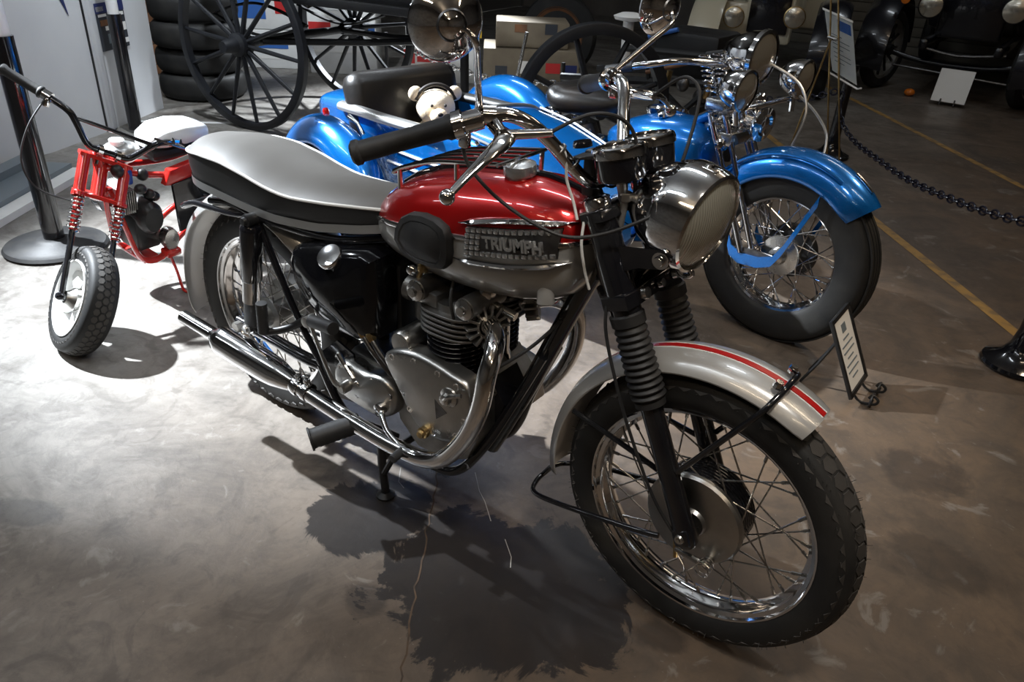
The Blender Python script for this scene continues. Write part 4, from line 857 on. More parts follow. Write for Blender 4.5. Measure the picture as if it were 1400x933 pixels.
g = G(); g.lathe((-.30, .095, .20), (0, 1, 0), [(0, -.02), (.05, -.02), (.055, .0), (.05, .02), (.02, .024), (0, .024)], 24); Q('clutch_drum', g.map(MBs), 'chrome_dull')
g = G(); g.lathe((-.10, -.14, .33), (.2, -1, 0), [(0, -.03), (.05, -.03), (.056, -.01), (.045, .02), (.02, .034), (0, .036)], 24); Q('starter_cover', g.map(MBs), 'chrome')
g = G(); g.sphere((-.09, -.04, .575), 1, (.075, .06, .04), 20, 12); Q('fuel_tank', g.map(MB), 'trimgrey', label='silver-grey fuel tank')
g = G(); g.lathe((-.08, -.04, .612), (0, 0, 1), [(.022, -.01), (.026, 0), (.026, .014), (0, .018)], 16); Q('fuel_cap', g.map(MB), 'white')
g = G(); rs = []
for x, w_, z0, z1 in ((-.17, .04, .585, .60), (-.19, .075, .58, .63), (-.24, .095, .575, .655), (-.32, .10, .575, .66), (-.39, .092, .578, .650), (-.43, .07, .585, .635), (-.45, .03, .595, .61)):
    rs.append([(x, -.04 + .8 * w_ * math.copysign(abs(math.cos(t)) ** .6, math.cos(t)), (z0 + z1) / 2 + (z1 - z0) / 2 * math.copysign(abs(math.sin(t)) ** .6, math.sin(t))) for t in np.linspace(0, 2 * PI, 25)[:-1]])
g.rings(rs); Q('seat', g.map(MB), 'white', label='white vinyl seat')
g = G(); g.box((-.31, -.04, .556), (.27, .14, .045), bev=.02); Q('seat_base', g.map(MB), 'blackvinyl')
g = G(); g.box((-.12, .05, .52), (.035, .035, .06), bev=.01); Q('ignition_coil', g.map(MBs), 'bluewrap')
for (x, y, z) in ((-.06, .05, .55), (-.2, .06, .52), (-.22, .07, .43), (-.16, .08, .47), (-.27, .05, .40)):
    g = G(); g.sphere((x, y, z), .03, (1.2, .8, .8), 12, 8); Q('engine_fitting', g.map(MBs), 'blacksatin')
g = G(); g.prism([(-.30, .075, .47), (-.34, .075, .53), (-.68, .075, .56), (-.68, .075, .49), (-.42, .075, .45)], (0, .03, 0), bev=.008); Q('rear_side_panel', g.map(MBs), 'red')
g = G(); g.prism([(-.34, .10, .47), (-.62, .10, .50), (-.64, .10, .27), (-.37, .10, .22)], (0, .012, 0), bev=.004); Q('black_side_plate', g.map(MBs), 'black')
g = G(); p0 = MBs([(-.30, .07, .14)])[0]; p1 = np.array([-.954, .235, .004]) - MO; p2 = p1 + np.array([.055, .01, 0]); g.tube([p0, (p0 + p1) / 2 + (.01, 0, .01), p1 + (0, 0, .02), p1 + (.012, 0, .002), p2], .006, 8, k=4); Q('kick_stand', g, 'red', label='red kick stand')
g = G(); g.box((-.30, .10, .14), (.1, .05, .03), bev=.008); Q('foot_rest', g.map(MBs), 'red')

# ================================================================ blue motorcycle with sidecar
BB = thing('sidecar_motorcycle', 'bright blue motorcycle with chrome spotlights and a blue sidecar', 'motorcycle', (-.46, 1.78, 0), (0, 0, math.radians(-10)))
def B(name, g, m, parent=BB, label=None, sharp=38):
    o = build(name, g, m, parent, sharp)
    if label: o['label'] = label
    return o
def big_wheel(x, y, name, front=False, N=40, sc=1.):
    f0 = Fr((x, y, .342 * sc), (1, 0, 0), (0, 1, 0), (0, 0, 1)); fr = lambda V: f0(np.asarray(V, float) * sc); rm = B(name, rim_geo(.224, .09, fr), 'chrome', label='chrome wire-wheel rim')
    B('tire', tire_geo(.342, .222, .128, fr), 'tire', rm, 'wide black tire')
    g = G()
    for yy in (-.03, -.01, .01, .03):
        g.lathe((0, 0, 0), (0, 1, 0), [(.338, yy - .007), (.3445, yy - .006), (.3445, yy + .006), (.338, yy + .007)], 64)
    B('tread_rib', g.map(fr), 'tire', rm)['kind'] = 'stuff'
    g = G(); g.lathe((0, 0, 0), (0, 1, 0), [(.015, -.075), (.03, -.07), (.034, -.045), (.075, -.04), (.078, -.034), (.035, -.028), (.035, .03), (.088, .035), (.092, .06), (.02, .065)], 32); B('hub', g.map(fr), 'chrome_dull', rm)
    if front:
        g = G(); g.lathe((0, 0, 0), (0, 1, 0), [(.02, .03), (.10, .034), (.104, .06), (.02, .064)], 32); B('brake_drum', g.map(fr), 'blacksatin', rm)
        spokes(rm, fr, .070, .037, .224, N, .0024, 'chrome')
    return fr
fwf = big_wheel(1.52, 0, 'front_wheel_rim', True); big_wheel(0, 0, 'rear_wheel_rim'); scf = big_wheel(.03, -1.02, 'sidecar_wheel_rim', sc=.86)
def fender(fr, R, hw, a0, a1, skirt=.05, n=36, name='fender', label=None):
    g = G(); rs = []
    for i in range(n + 1):
        t = i / n; a = math.radians(a0 + (a1 - a0) * t); e = 1 - .22 * max(0, 1 - i / 3.) ** 2 - .15 * max(0, 1 - (n - i) / 3.) ** 2
        o = []
        for j in range(-10, 11):
            q = j / 10; yy = hw * e * math.sin(q * PI / 2 * .98); rr = R - (R * .0) - skirt * (1 - math.cos(q * PI / 2)) * 1.25
            if abs(q) > .55: rr -= 0
            if .50 < abs(q) < .62: yy *= 1.03
            o.append((rr * math.cos(a), yy, rr * math.sin(a)))
        inn = [(x * .985, y * .95, z * .985) for x, y, z in o]
        rs.append(o + inn[::-1])
    g.rings(rs); return B(name, g.map(fr), 'blue', label=label, sharp=60)
ff = fender(fwf, .395, .088, 42, 176, .075, name='front_fender', label='glossy blue valanced front fender')
g = G(); g.tube([(math.cos(math.radians(a)) * .378, -.072, math.sin(math.radians(a)) * .378) for a in np.linspace(62, 170, 24)], .006, 8); B('fender_bead', g.map(fwf), 'blue', ff)
g = G(); g.tube([(math.cos(math.radians(a)) * .399, .0, math.sin(math.radians(a)) * .399) for a in np.linspace(50, 62, 6)], .006, 8); B('fender_ornament', g.map(fwf), 'chrome', ff)
rf = fender(Fr((0, 0, .342), (1, 0, 0), (0, 1, 0), (0, 0, 1)), .395, .092, 50, 200, .08, name='rear_fender', label='glossy blue rear fender')
for s in (-1, 1):
    g = G(); g.rings([[(x, s * .098 + dy, z + dz) for dy, dz in ((-.003, -.021), (.003, -.021), (.003, .021), (-.003, .021))] for x, z in ((1.645, .60), (1.555, .385), (1.525, .335), (1.47, .312), (1.39, .305), (1.35, .325), (1.335, .36))]); B('fender_strut', g, 'blue', ff, 'flat blue fender strut')
    for (x0, x1, yy, z1) in ((1.215, 1.425, .075, .345), (1.165, 1.395, .098, .33)):
        g = G(); g.tube([(x0, s * yy, .80), (x1, s * yy, z1)], .0115, 12); B('fork_rod', g, 'chrome', label='chrome springer fork rod')
    g = G(); g.prism([(1.38, s * .094, .325), (1.38, s * .094, .345), (1.45, s * .094, .352), (1.53, s * .094, .352), (1.53, s * .094, .332), (1.45, s * .094, .330)], (0, -s * .010, 0)); B('fork_rocker', g, 'steel')
    for (x0, z0) in ((1.125, .86), (1.19, .70)):
        H = [(x0 - .02 * t / 100 * (1), s * .045 + .022 * math.cos(t * .57), z0 + .11 * t / 100) for t in range(0)]
        H = [(x0 + .022 * math.cos(t * 2 * PI * 8 / 120) - .06 * t / 120, s * .045 + .022 * math.sin(t * 2 * PI * 8 / 120), z0 + .13 * t / 120) for t in range(121)]
        g = G(); g.tube(H, .0042, 6); B('fork_spring', g, 'chrome', label='chrome fork spring')
    g = G(); g.tube([(1.215, s * .07, .80), (1.165, s * .06, .92)], .016, 12); B('fork_upper_leg', g, 'chrome_dull')
    # spot lamps
    c = np.array([1.34, s * .20, .925]); g = G(); g.lathe(c, (1, 0, -.08), [(0, -.085), (.03, -.08), (.055, -.055), (.066, -.02), (.068, .0), (.072, .004), (.071, .014), (.064, .016)], 32); sp_ = B('spot_lamp', g, 'chrome', label='round chrome spot lamp')
    g = G(); g.lathe(c, (1, 0, -.08), [(0, .030), (.035, .024), (.066, .010)], 32); B('lens', g, 'clearlens', sp_)
    g = G(); g.tube([c + (-.02, 0, -.06), c + (-.01, -s * .01, -.12)], .01, 8); B('lamp_stem', g, 'chrome', sp_)
    g = G(); g.tube([(1.28, .06, .98), (1.39, .08, .93), (1.45, .065, .84), (1.44, .03, .725)] if s < 0 else [(1.36, .17, .87), (1.45, .14, .83), (1.54, .07, .78), (1.565, .03, .71)], .005, 8, k=5); B('lamp_conduit', g, 'trimgrey', sp_, 'pale flexible conduit')
g = G(); g.tube([(1.32, -.26, .855), (1.30, -.1, .845), (1.30, .1, .845), (1.32, .26, .855)], .010, 10, k=4); B('lamp_bar', g, 'chrome')
c = np.array([1.27, 0, 1.005]); g = G(); g.lathe(c, (1, 0, -.05), [(0, -.15), (.03, -.14), (.06, -.10), (.082, -.05), (.09, -.01), (.096, -.004), (.095, .012), (.085, .014)], 40); hl = B('headlamp', g, 'chrome', label='large chrome headlamp')
g = G(); g.lathe(c, (1, 0, -.05), [(0, .036), (.05, .026), (.087, .008)], 32); B('lens', g, 'clearlens', hl)
c = np.array([1.34, -.03, .79]); g = G(); g.lathe(c, (1, -.1, -.1), [(0, -.06), (.04, -.05), (.055, -.01), (.062, .0), (.062, .01), (.04, .016), (.03, .01), (0, .02)], 32); B('horn', g, 'chrome', label='round chrome horn')
g = G(); g.box((1.17, 0, .83), (.09, .18, .05), bev=.012); B('upper_fork_crown', g, 'chrome_dull')
g = G(); g.box((1.23, 0, .72), (.07, .18, .05), bev=.012); B('lower_fork_crown', g, 'chrome_dull')
for (x, y, z, r) in ((1.20, -.06, .78, .022), (1.24, .02, .76, .025), (1.22, -.09, .70, .02), (1.26, -.04, .90, .024), (1.27, .05, .86, .02), (1.19, -.02, .68, .022)):
    g = G(); g.lathe((x, y, z), (.6, -.8, .1), [(0, -.02), (r, -.018), (r, .012), (r * .6, .02), (0, .021)], 12); B('fork_fitting', g, 'chrome')
bar2 = [(1.14, 0, .955), (1.12, -.06, .968), (1.06, -.20, .978), (1.0, -.27, .965), (.94, -.30, .950), (.86, -.32, .93)]
g = G(); g.tube(mir(bar2)[::-1] + bar2[1:], .0125, 12, k=5); hb = B('handlebar', g, 'chrome')
for s in (-1, 1): g = G(); g.tube([(.94, s * .30, .95), (.84, s * .325, .925)], .016, 14); B('hand_grip', g, 'rubber', hb)
# tank
g = G(); rs = []
for x, w_, z0, z1 in ((.62, .01, .58, .61), (.66, .05, .55, .645), (.74, .09, .52, .69), (.84, .12, .50, .728), (.94, .134, .49, .745), (1.03, .132, .495, .747), (1.095, .115, .515, .732), (1.135, .08, .55, .70), (1.15, .02, .61, .65)):
    rs.append([(x, w_ * math.copysign(abs(math.cos(t)) ** .8, math.cos(t)), (z0 + z1) / 2 + (z1 - z0) / 2 * math.copysign(abs(math.sin(t)) ** .8, math.sin(t))) for t in np.linspace(0, 2 * PI, 33)[:-1]])
g.rings([np.array(r) for r in [crom(np.array(rs)[:, j], 4) for j in range(1)] and crom(np.array(rs).reshape(len(rs), -1), 4).reshape(-1, 32, 3)]); tk = B('fuel_tank', g, 'blue', label='glossy blue teardrop fuel tank', sharp=70)
for s in (-1, 1): g = G(); g.lathe((.93, s * .055, .744), (0, s * .2, 1), [(.02, -.006), (.026, 0), (.026, .012), (.01, .018), (0, .018)], 16); B('filler_cap', g, 'chrome', tk)
g = G(); g.lathe((.86, 0, .745), (-.15, 0, 1), [(.04, -.02), (.045, 0), (.045, .01), (.038, .018), (0, .018)], 24); B('speedometer', g, 'chrome', tk)
# saddle
g = G(); rs = []
for f, z in ((.90, -.05), (1.0, -.03), (1.02, -.005), (.96, .02), (.84, .036), (.62, .044), (.35, .046), (.1, .046)):
    rs.append([(.455 + f * (.165 + .05 * math.cos(t)) * math.cos(t), f * .165 * math.sin(t) * (1 - .22 * math.cos(t)), .725 + z + .02 * (math.cos(t) < -.2) * f * f) for t in np.linspace(0, 2 * PI, 33)[:-1]])
g.rings(rs); B('saddle', g, 'brownvinyl', label='dark brown leather solo saddle', sharp=70)
for s in (-1, 1): g = G(); g.tube([(.36 + .025 * math.cos(t * .5), s * .08 + .025 * math.sin(t * .5), .58 + .1 * t / 80) for t in range(81)], .004, 6); B('saddle_spring', g, 'chrome')
# engine and frame, mostly hidden
for nm, pts in (('frame_tube', [(1.12, 0, .72), (.9, 0, .50), (.95, 0, .25), (.7, 0, .16), (.3, 0, .18), (.05, .1, .33)]), ('frame_tube', [(1.12, 0, .78), (.8, 0, .60), (.45, 0, .50), (.02, .1, .36)])):
    g = G(); g.tube(pts, .018, 12, k=4); B(nm, g, 'blue')
g = G(); g.box((.68, 0, .31), (.34, .2, .22), bev=.05); B('crankcase', g, 'cast')
for (x, dx) in ((.56, -.38), (.80, .38)):
    g = G(); prof = [(.05, 0)]
    for i in range(10): prof += [(.048, .01 + i * .018), (.07, .012 + i * .018), (.07, .016 + i * .018), (.048, .018 + i * .018)]
    prof += [(.06, .2), (.055, .24), (0, .25)]; g.lathe((x, 0, .38), (dx, 0, 1), prof, 24); B('cylinder', g, 'cast')
g = G(); g.tube([(.8, -.1, .45), (.86, -.14, .3), (.7, -.16, .2), (.0, -.17, .2), (-.3, -.17, .22)], .024, 12, k=4); B('exhaust_pipe', g, 'chrome')
g = G(); g.box((.5, 0, .5), (.2, .14, .14), bev=.02); B('oil_tank', g, 'blue')
# ---- sidecar
SX = [-.60, -.52, -.35, -.1, .2, .5, .75, .95, 1.12, 1.24, 1.28]; SW = [.03, .11, .20, .255, .27, .27, .255, .22, .165, .08, .02]
SB = [.50, .40, .34, .29, .27, .27, .28, .30, .34, .42, .48]; SR = [.56, .60, .65, .675, .685, .695, .69, .67, .635, .57, .52]
def sc_sec(x, n=8):
    w_, zb, zr = interp(x, SX, SW), interp(x, SX, SB), interp(x, SX, SR); half_ = []
    for t in np.linspace(0, 1, n):
        a = t * PI / 2; half_.append((x, w_ * math.cos(a) ** .45 if t < 1 else 0, zr - (zr - zb) * math.sin(a) ** 1.15))
    L_ = [(x, -.63 + y, z) for _, y, z in half_]; R_ = [(x, -.63 - y, z) for _, y, z in half_[-2::-1]]
    return L_ + R_
xs_ = np.linspace(-.6, 1.28, 48); g = G(); secs = [np.array(sc_sec(x)) for x in xs_]
g.rings(secs, closed=False); ins = [np.array([(p[0], -.63 + (p[1] + .63) * .95, p[2] + (.012 if k not in (0, 14) else 0)) for k, p in enumerate(s_)]) for s_ in secs]; g.rings(ins, closed=False)
tub = B('sidecar_tub', g, 'blue', label='blue boat-shaped sidecar body', sharp=60)
def deck(x0, x1, crown, n, name):
    g = G(); rs = []
    for x in np.linspace(x0, x1, n):
        w_, zr = interp(x, SX, SW), interp(x, SX, SR); c_ = crown(x); top = [(x, -.63 + w_ * math.cos(a), zr + c_ * math.sin(a) ** .7) for a in np.linspace(0, PI, 17)]
        rs.append(top + [(p[0], p[1], p[2] - .01) for p in top[::-1]])
    g.rings(rs); return B(name, g, 'blue', tub, 'blue sidecar deck', sharp=60)
deck(.56, 1.275, lambda x: .075 * (1.28 - x) / .72, 18, 'front_cowl'); deck(-.595, -.08, lambda x: .02 + .05 * (x + .6) / .5, 14, 'rear_deck')
g = G(); w_ = interp(.56, SX, SW); g.tube([(.556, -.63 + w_ * math.cos(a), interp(.56, SX, SR) + .078 * math.sin(a) ** .7) for a in np.linspace(0, PI, 24)], .008, 8); B('cowl_beading', g, 'trimgrey', tub)
for s in (-1, 1):
    g = G(); g.tube([(x, -.63 + s * (interp(x, SX, SW) * .93), interp(x, SX, SR) + .05 * (1.28 - x) / .72) for x in np.linspace(.57, 1.1, 12)], .005, 8); B('cowl_trim', g, 'trimgrey', tub)
    for x in np.linspace(.60, 1.0, 6): g = G(); g.lathe((x, -.63 + s * interp(x, SX, SW) * 1.0, interp(x, SX, SR) + .03), (0, s, .6), [(.008, -.01), (.008, 0), (.005, .006), (0, .006)], 8); B('tonneau_stud', g, 'chrome', tub)
    g = G(); rs = []
    for x in np.linspace(-.08, .56, 16):
        w_, zr = interp(x, SX, SW), interp(x, SX, SR); rs.append([(x, -.63 + s * w_ + .028 * math.cos(a), zr + .012 + .02 * math.sin(a)) for a in np.linspace(0, 2 * PI, 13)[:-1]])
    g.rings(rs); B('cockpit_pad', g, 'trimgrey' if s < 0 else 'blackvinyl', tub, 'padded cockpit edge')
    for z_, xa, xb in ((.59, .30, .62), (.535, .24, .56)):
        g = G(); pts = []
        for x in np.linspace(xa, xb, 10):
            S_ = np.array(sc_sec(x, 20)); S_ = S_[:20] if s > 0 else S_[19:][::1]; k = np.argmin(abs(S_[:, 2] - z_)); y = np.interp(z_, np.sort(S_[:, 2]), S_[np.argsort(S_[:, 2]), 1]); pts.append((x, y + s * .003, z_))
        g.tube(pts, .005, 6); B('pinstripe', g, 'piping', tub, 'white stripe')
g = G(); rt = np.array(Matrix.Rotation(math.radians(-14), 3, 'Y')); g.box((.0, -.63, .685), (.13, .545, .29), R=rt, bev=.055); B('seat_back', g, 'brownvinyl', tub, 'dark leather sidecar seat back', sharp=70)
g = G(); g.box((.24, -.63, .39), (.40, .46, .12), bev=.04); B('seat_cushion', g, 'brownvinyl', tub, sharp=70)
scfend = fender(Fr((.02, -1.02, .32), (1, 0, 0), (0, 1, 0), (0, 0, 1)), .365, .085, 5, 178, .08, name='sidecar_fender', label='blue sidecar wheel fender')
g = G(); g.lathe((-.02, -1.0, .69), (-.3, 0, 1), [(.012, -.02), (.014, 0), (.010, .012), (0, .014)], 12); B('marker_lamp', g, 'redlens', scfend)
g = G(); g.tube([(.07, -.955, .68), (.11, -.94, .66), (.14, -.935, .62)], [.012, .009, .012], 10); B('fender_lamp', g, 'chrome', scfend)
for (x, z) in ((-.2, .3), (.45, .28)): g = G(); g.tube([(x, -.95, z), (x, -.05, z)], .02, 10); B('chassis_tube', g, 'black', tub)

# ================================================================ plush bear in the sidecar
rB = np.array(Matrix.Rotation(math.radians(-10), 3, 'Z'))
def bl(p): return tuple(rB @ np.array(p) + np.array([-.46, 1.78, 0]))
BE = thing('plush_bear', 'cream plush bear with black headband sitting in the sidecar', 'plush toy', bl((.13, -.57, .505)), (0, 0, math.radians(-38)))
BE.scale = (1., 1., 1.)
def pb(name, g, m='plush', label=None): 
    o = build(name, g, m, BE, 80)
    if label: o['label'] = label
    return o
g = G(); g.sphere((0, 0, .05), .085, (.85, .95, 1.1), 20, 14); g.sphere((.03, 0, .11), .06, n=16, m=10); pb('body', g)
g = G(); g.sphere((.03, 0, .185), .078, (.92, 1.05, .92), 24, 16); hd_ = pb('head', g)
g = G(); g.sphere((.105, 0, .165), .036, (.9, 1.05, .85), 16, 12); pb('muzzle', g)
g = G(); g.sphere((.138, 0, .178), .010, (.7, 1.2, .8), 12, 8); pb('nose', g, 'plushdark')
for s in (-1, 1):
    g = G(); g.sphere((.02, s * .082, .238), .031, (.55, 1, 1), 16, 10); pb('ear', g)
    g = G(); g.sphere((.096, s * .028, .205), .0065, n=10, m=8); pb('eye', g, 'plushdark')
    g = G(); g.tube([(.03, s * .07, .10), (.08, s * .10, .07), (.12, s * .085, .05)], [.026, .028, .030], 12, k=4); g.sphere((.125, s * .083, .048), .031, n=12, m=8); pb('arm', g)
    g = G(); g.tube([(.03, s * .05, .0), (.10, s * .07, -.005), (.15, s * .08, .0)], [.034, .034, .030], 12, k=4); g.sphere((.155, s * .08, .005), .036, (.7, 1, 1.1), 12, 8); pb('leg', g)
g = G(); g.tube([(.03 + .02 * 0, .085 * math.cos(a), .195 + .082 * math.sin(a)) for a in np.linspace(.25, PI - .25, 16)], .008, 8); pb('headband', g, 'plushdark')

# ================================================================ wagon with big spoked wheels
WG = thing('wagon', 'black horse-drawn cart on two tall spoked wheels behind the sidecar', 'wagon', (-2.95, 2.6, 0), (0, 0, math.radians(8)))
def Wp(name, g, m='wagon', parent=WG, label=None):
    o = build(name, g, m, parent)
    if label: o['label'] = label
    return o
def wagon_wheel(c, axd, R, N=14, wd=.05, th=.05, m='wagonwheel', parent=WG, rot0=.1, mk=Wp, sr=.016):
    ax = unit(axd); a_, b_ = basis(ax); c = np.array(c, float); g = G()
    g.lathe(c, ax, [(R - th, -wd / 2), (R - .008, -wd / 2), (R, -wd / 2 + .006), (R, wd / 2 - .006), (R - .008, wd / 2), (R - th, wd / 2)], 72, closed=True); rm = mk('wheel_rim', g, m, parent, 'wooden wheel rim')
    g = G(); g.lathe(c, ax, [(0, -.16), (.035, -.16), (.042, -.13), (.05, -.06), (.075, -.045), (.075, .045), (.05, .06), (.042, .12), (.03, .14), (0, .14)], 24); mk('wheel_hub', g, m, rm)
    for i in range(N):
        t = rot0 + 2 * PI * i / N; d = math.cos(t) * a_ + math.sin(t) * b_; g = G(); g.tube([c + d * .06, c + d * .2, c + d * (R - th + .005)], [sr * 1.1, sr, sr * .8], 8); mk('wheel_spoke', g, m, rm)
for y in (-.60, .58): wagon_wheel((0, y, .56), (0, 1, 0), .56, rot0=.1 if y < 0 else .3)
g = G(); g.tube([(0, -.62, .56), (0, .62, .56)], .028, 10); Wp('rear_axle', g)
g = G(); g.box((.50, 0, 1.17), (2.0, 1.02, .64), bev=.01); Wp('wagon_bed', g, label='black wagon bed')
for s in (-1, 1): g = G(); g.box((.5, s * .53, .87), (2.0, .04, .05), bev=.006); Wp('sill', g)
for s in (-1, 1):
    for z0, dz in ((.60, .0), (.60, 1)):
        g = G(); g.tube([(-.42, s * .42, .70), (-.2, s * .42, .70 + (.07 if dz else -.07)), (.0, s * .42, .70 + (.10 if dz else -.10)), (.2, s * .42, .70 + (.07 if dz else -.07)), (.42, s * .42, .70)], .018, 8, k=4, sq=.5); Wp('leaf_spring', g)
    g = G(); g.tube([(0, s * .42, .56), (.7, s * .15, .6), (1.3, 0, .66)], .022, 8); Wp('reach_pole', g)
g = G(); g.tube([(1.30, .1, .86), (1.32, .1, 0)], .03, 10); Wp('prop_leg', g)

# dark antique chassis with one thick-rimmed wheel
AC = thing('antique_chassis', 'black antique engine chassis with one big thick-rimmed spoked wheel', 'chassis', (-.50, 2.75, 0), (0, 0, math.radians(0)))
def Ap(name, g, m='wagon', parent=AC, label=None):
    o = build(name, g, m, parent)
    if label: o['label'] = label
    return o
wagon_wheel((0, -.13, .455), (-.76, .65, 0), .455, 8, wd=.07, th=.062, mk=Ap, parent=AC, rot0=.45, sr=.02)
for (p0, p1, r) in (((-.5, .3, .5), (.62, .42, .60), .024), ((-.5, .75, .5), (.6, .85, .62), .024), ((0, -.1, .45), (-.1, 1.0, .45), .026), ((.45, .25, .45), (.42, 1.0, .45), .026), ((.1, .4, .55), (.55, .3, .30), .02), ((.2, .3, .25), (.5, .4, .60), .018), ((-.1, .35, .72), (.55, .4, .74), .02), ((.05, .35, .74), (.1, .36, .5), .016), ((.5, .4, .74), (.52, .36, 0), .02), ((-.1, 1.0, .45), (-.1, 1.0, 0), .03), ((.42, 1., .45), (.42, 1., 0), .03)):
    g = G(); g.tube([p0, p1], r, 8); Ap('frame_rail', g)
g = G(); g.box((.22, .70, .70), (.42, .36, .26), bev=.03); Ap('engine_block', g, 'wagon')
g = G(); g.lathe((-.22, .60, .84), (0, 0, 1), [(0, -.3), (.03, -.3), (.035, .0), (.09, .01), (.10, .03), (.05, .05), (0, .05)], 24); Ap('radiator_cap', g, 'white')
g = G(); g.tube([(-.02, .5, .78), (.16, .52, .84)], .014, 10); Ap('blue_pipe', g, 'blueprint', label='pale blue pipe')
g = G(); g.tube([(.12, .25, .62), (.36, .28, .70)], .012, 10); Ap('copper_pipe', g, 'brick', label='copper pipe')
for (x, y, z, h) in ((.22, .32, .50, .14), (.48, .32, .52, .10), (.47, .3, .30, .1)): g = G(); g.tube([(x, y, z), (x + .02, y, z + h)], .018, 8); Ap('brass_rod', g, 'brass')
for (x, y, z, r) in ((.34, .3, .58, .04), (.42, .4, .5, .05), (.1, .4, .5, .05)): g = G(); g.sphere((x, y, z), r, (1, .8, 1.1), 14, 10); Ap('engine_fitting', g, 'steel')
# far car wheel behind the chassis
g = G(); g.lathe((-2.55, 5.35, .38), (.25, -1, .0), [(.25, -.05), (.36, -.05), (.38, -.02), (.38, .02), (.36, .05), (.25, .05)], 40, closed=True); sw = thing('spare_wheel', 'old black wheel with rust-brown rim standing behind the wagon', 'wheel', (0, 0, 0)); build('tire', g, 'tire', sw)
g = G(); g.lathe((-2.55, 5.35, .38), (.25, -1, .0), [(.22, .03), (.255, .05), (.262, .056), (.255, .045), (.22, .02)], 40, closed=True); build('rim', g, 'brick', sw)
g = G(); g.lathe((-2.55, 5.35, .38), (.25, -1, .0), [(0, .07), (.03, .065), (.04, .04), (.235, .03), (.235, -.02), (0, -.02)], 32); build('disc', g, 'wagon', sw)

# ================================================================ stack of tires
prev = None
for i in range(4):
    g = G(); g.lathe((0, 0, 0), (0, 0, 1), [tuple(q) for q in crom(np.array([(.19, .055, 0), (.20, .085, 0), (.26, .094, 0), (.305, .082, 0), (.325, .05, 0), (.33, 0, 0), (.325, -.05, 0), (.305, -.082, 0), (.26, -.094, 0), (.20, -.085, 0), (.19, -.055, 0)]), 3)[:, :2]], 56, closed=True)
    o = build('car_tire', g, 'tire'); o.location = (-4.02 + (.015, -.01, .02, 0)[i], 2.42 + (0, .015, -.01, .01)[i], .096 + i * .190); o.rotation_euler[2] = i
    tag(o, ('black car tire on the floor at the bottom of the stack', 'black car tire second from the bottom of the stack', 'black car tire third from the bottom of the stack', 'black car tire on top of the stack')[i], 'tire', 'stack of black car tires')

# ================================================================ white boards, posts and platform on the left
def board(name, label, p0, p1, h, th=.05, cut=0.):
    p0, p1 = np.array(p0), np.array(p1); d = unit(np.append(p1 - p0, 0)); L_ = np.linalg.norm(p1 - p0); nn = np.array([-d[1], d[0], 0])
    o = thing(name, label, 'board', (*p0, 0), (0, 0, math.atan2(d[1], d[0]))); g = G()
    poly = [(0, 0, h), (L_, 0, h), (L_, 0, 0), (cut, 0, 0)] + ([(cut * .45, 0, .06), (cut * .12, 0, .2), (0, 0, .42)] if cut else [(0, 0, 0)])
    g.prism(poly, (0, th, 0)); build('panel', g, 'board', o); return o, L_
b1_, L1_ = board('display_board', 'white display board carrying a dark printed poster', (-3.50, 1.38), (-3.80, 1.92), 2.1)
g = G(); g.box((-.035, .02, 1.05), (.06, .10, 2.1), bev=.02); build('edge_post', g, 'board', b1_)
pt = thing('poster', 'dark blue and black printed poster on the white board', 'poster', (-3.50, 1.38, 0), (0, 0, math.atan2(.54, -.30)))
g = G(); g.box((.16, -.006, .635), (.33, .006, .29)); build('sheet', g, 'darkprint', pt)
g = G(); g.box((.16, -.0105, .75), (.33, .003, .06)); build('title_band', g, 'navyprint', pt)
for (x, z, w_, h_, m_) in ((.06, .745, .08, .028, 'paper'), (.08, .705, .09, .016, 'paper'), (.15, .625, .12, .025, 'paper'), (.29, .70, .04, .02, 'paper'), (.30, .62, .035, .05, 'paper'), (.30, .53, .04, .03, 'paper'), (.15, .56, .10, .06, 'platform'), (.09, .66, .09, .035, 'brick')):
    g = G(); g.box((x, -.0105, z), (w_, .003, h_)); build('print_patch', g, m_, pt)
b2_, L2_ = board('partition', 'large white partition with a rounded lower corner behind the minibike', (-2.66, -.32), (-3.47, 1.34), 2.1, cut=1.25)
g = G(); g.box((1.79, -.004, 1.05), (.014, .006, 2.1)); build('seam', g, 'blacksatin', b2_)
g = G(); g.prism([(1.58, -.003, .90), (1.63, -.003, .90), (1.66, -.003, .735)], (0, -.003, 0)); build('decal', g, 'navyprint', b2_)
pl_ = thing('platform', 'grey-blue platform with white front edge under the partition', 'platform', (0, 0, 0)); 
dpl = unit(np.array([-.48, .673, 0])); npl = np.array([dpl[1], -dpl[0], 0]); A0 = np.array([-2.167, .061, 0]) - dpl * .9
def slab(off0, off1, z, L_=1.75): return [A0 - npl * off0, A0 - npl * off0 + dpl * L_, A0 - npl * off1 + dpl * L_, A0 - npl * off1], z
for nm, o0, o1, z, m_ in (('front_edge', 0, .09, .035, 'white'), ('deck', .092, .40, .06, 'platform'), ('rear_rail', .27, .36, .10, 'platform')):
    p_, z = slab(o0, o1, z); g = G(); g.prism(p_, (0, 0, z)); build(nm, g, m_, pl_)
def post(loc, h, hb, label, base=True):
    t = thing('post', label, 'post', loc)
    g = G(); g.tube([(0, 0, .02), (0, 0, hb)], .043, 20); build('sleeve', g, 'black', t)
    g = G(); g.tube([(0, 0, hb - .02), (0, 0, h)], .034, 20); build('pole', g, 'white', t)
    if base:
        g = G(); g.lathe((0, 0, 0), (0, 0, 1), [(0, 0), (.205, 0), (.215, .012), (.205, .024), (.165, .027), (.155, .035), (.085, .04), (.075, .048), (.05, .05), (0, .05)], 48); build('base', g, 'rubber', t)
post((-1.757, .124, 0), 2.2, .90, 'black and white post on a round black base beside the minibike')
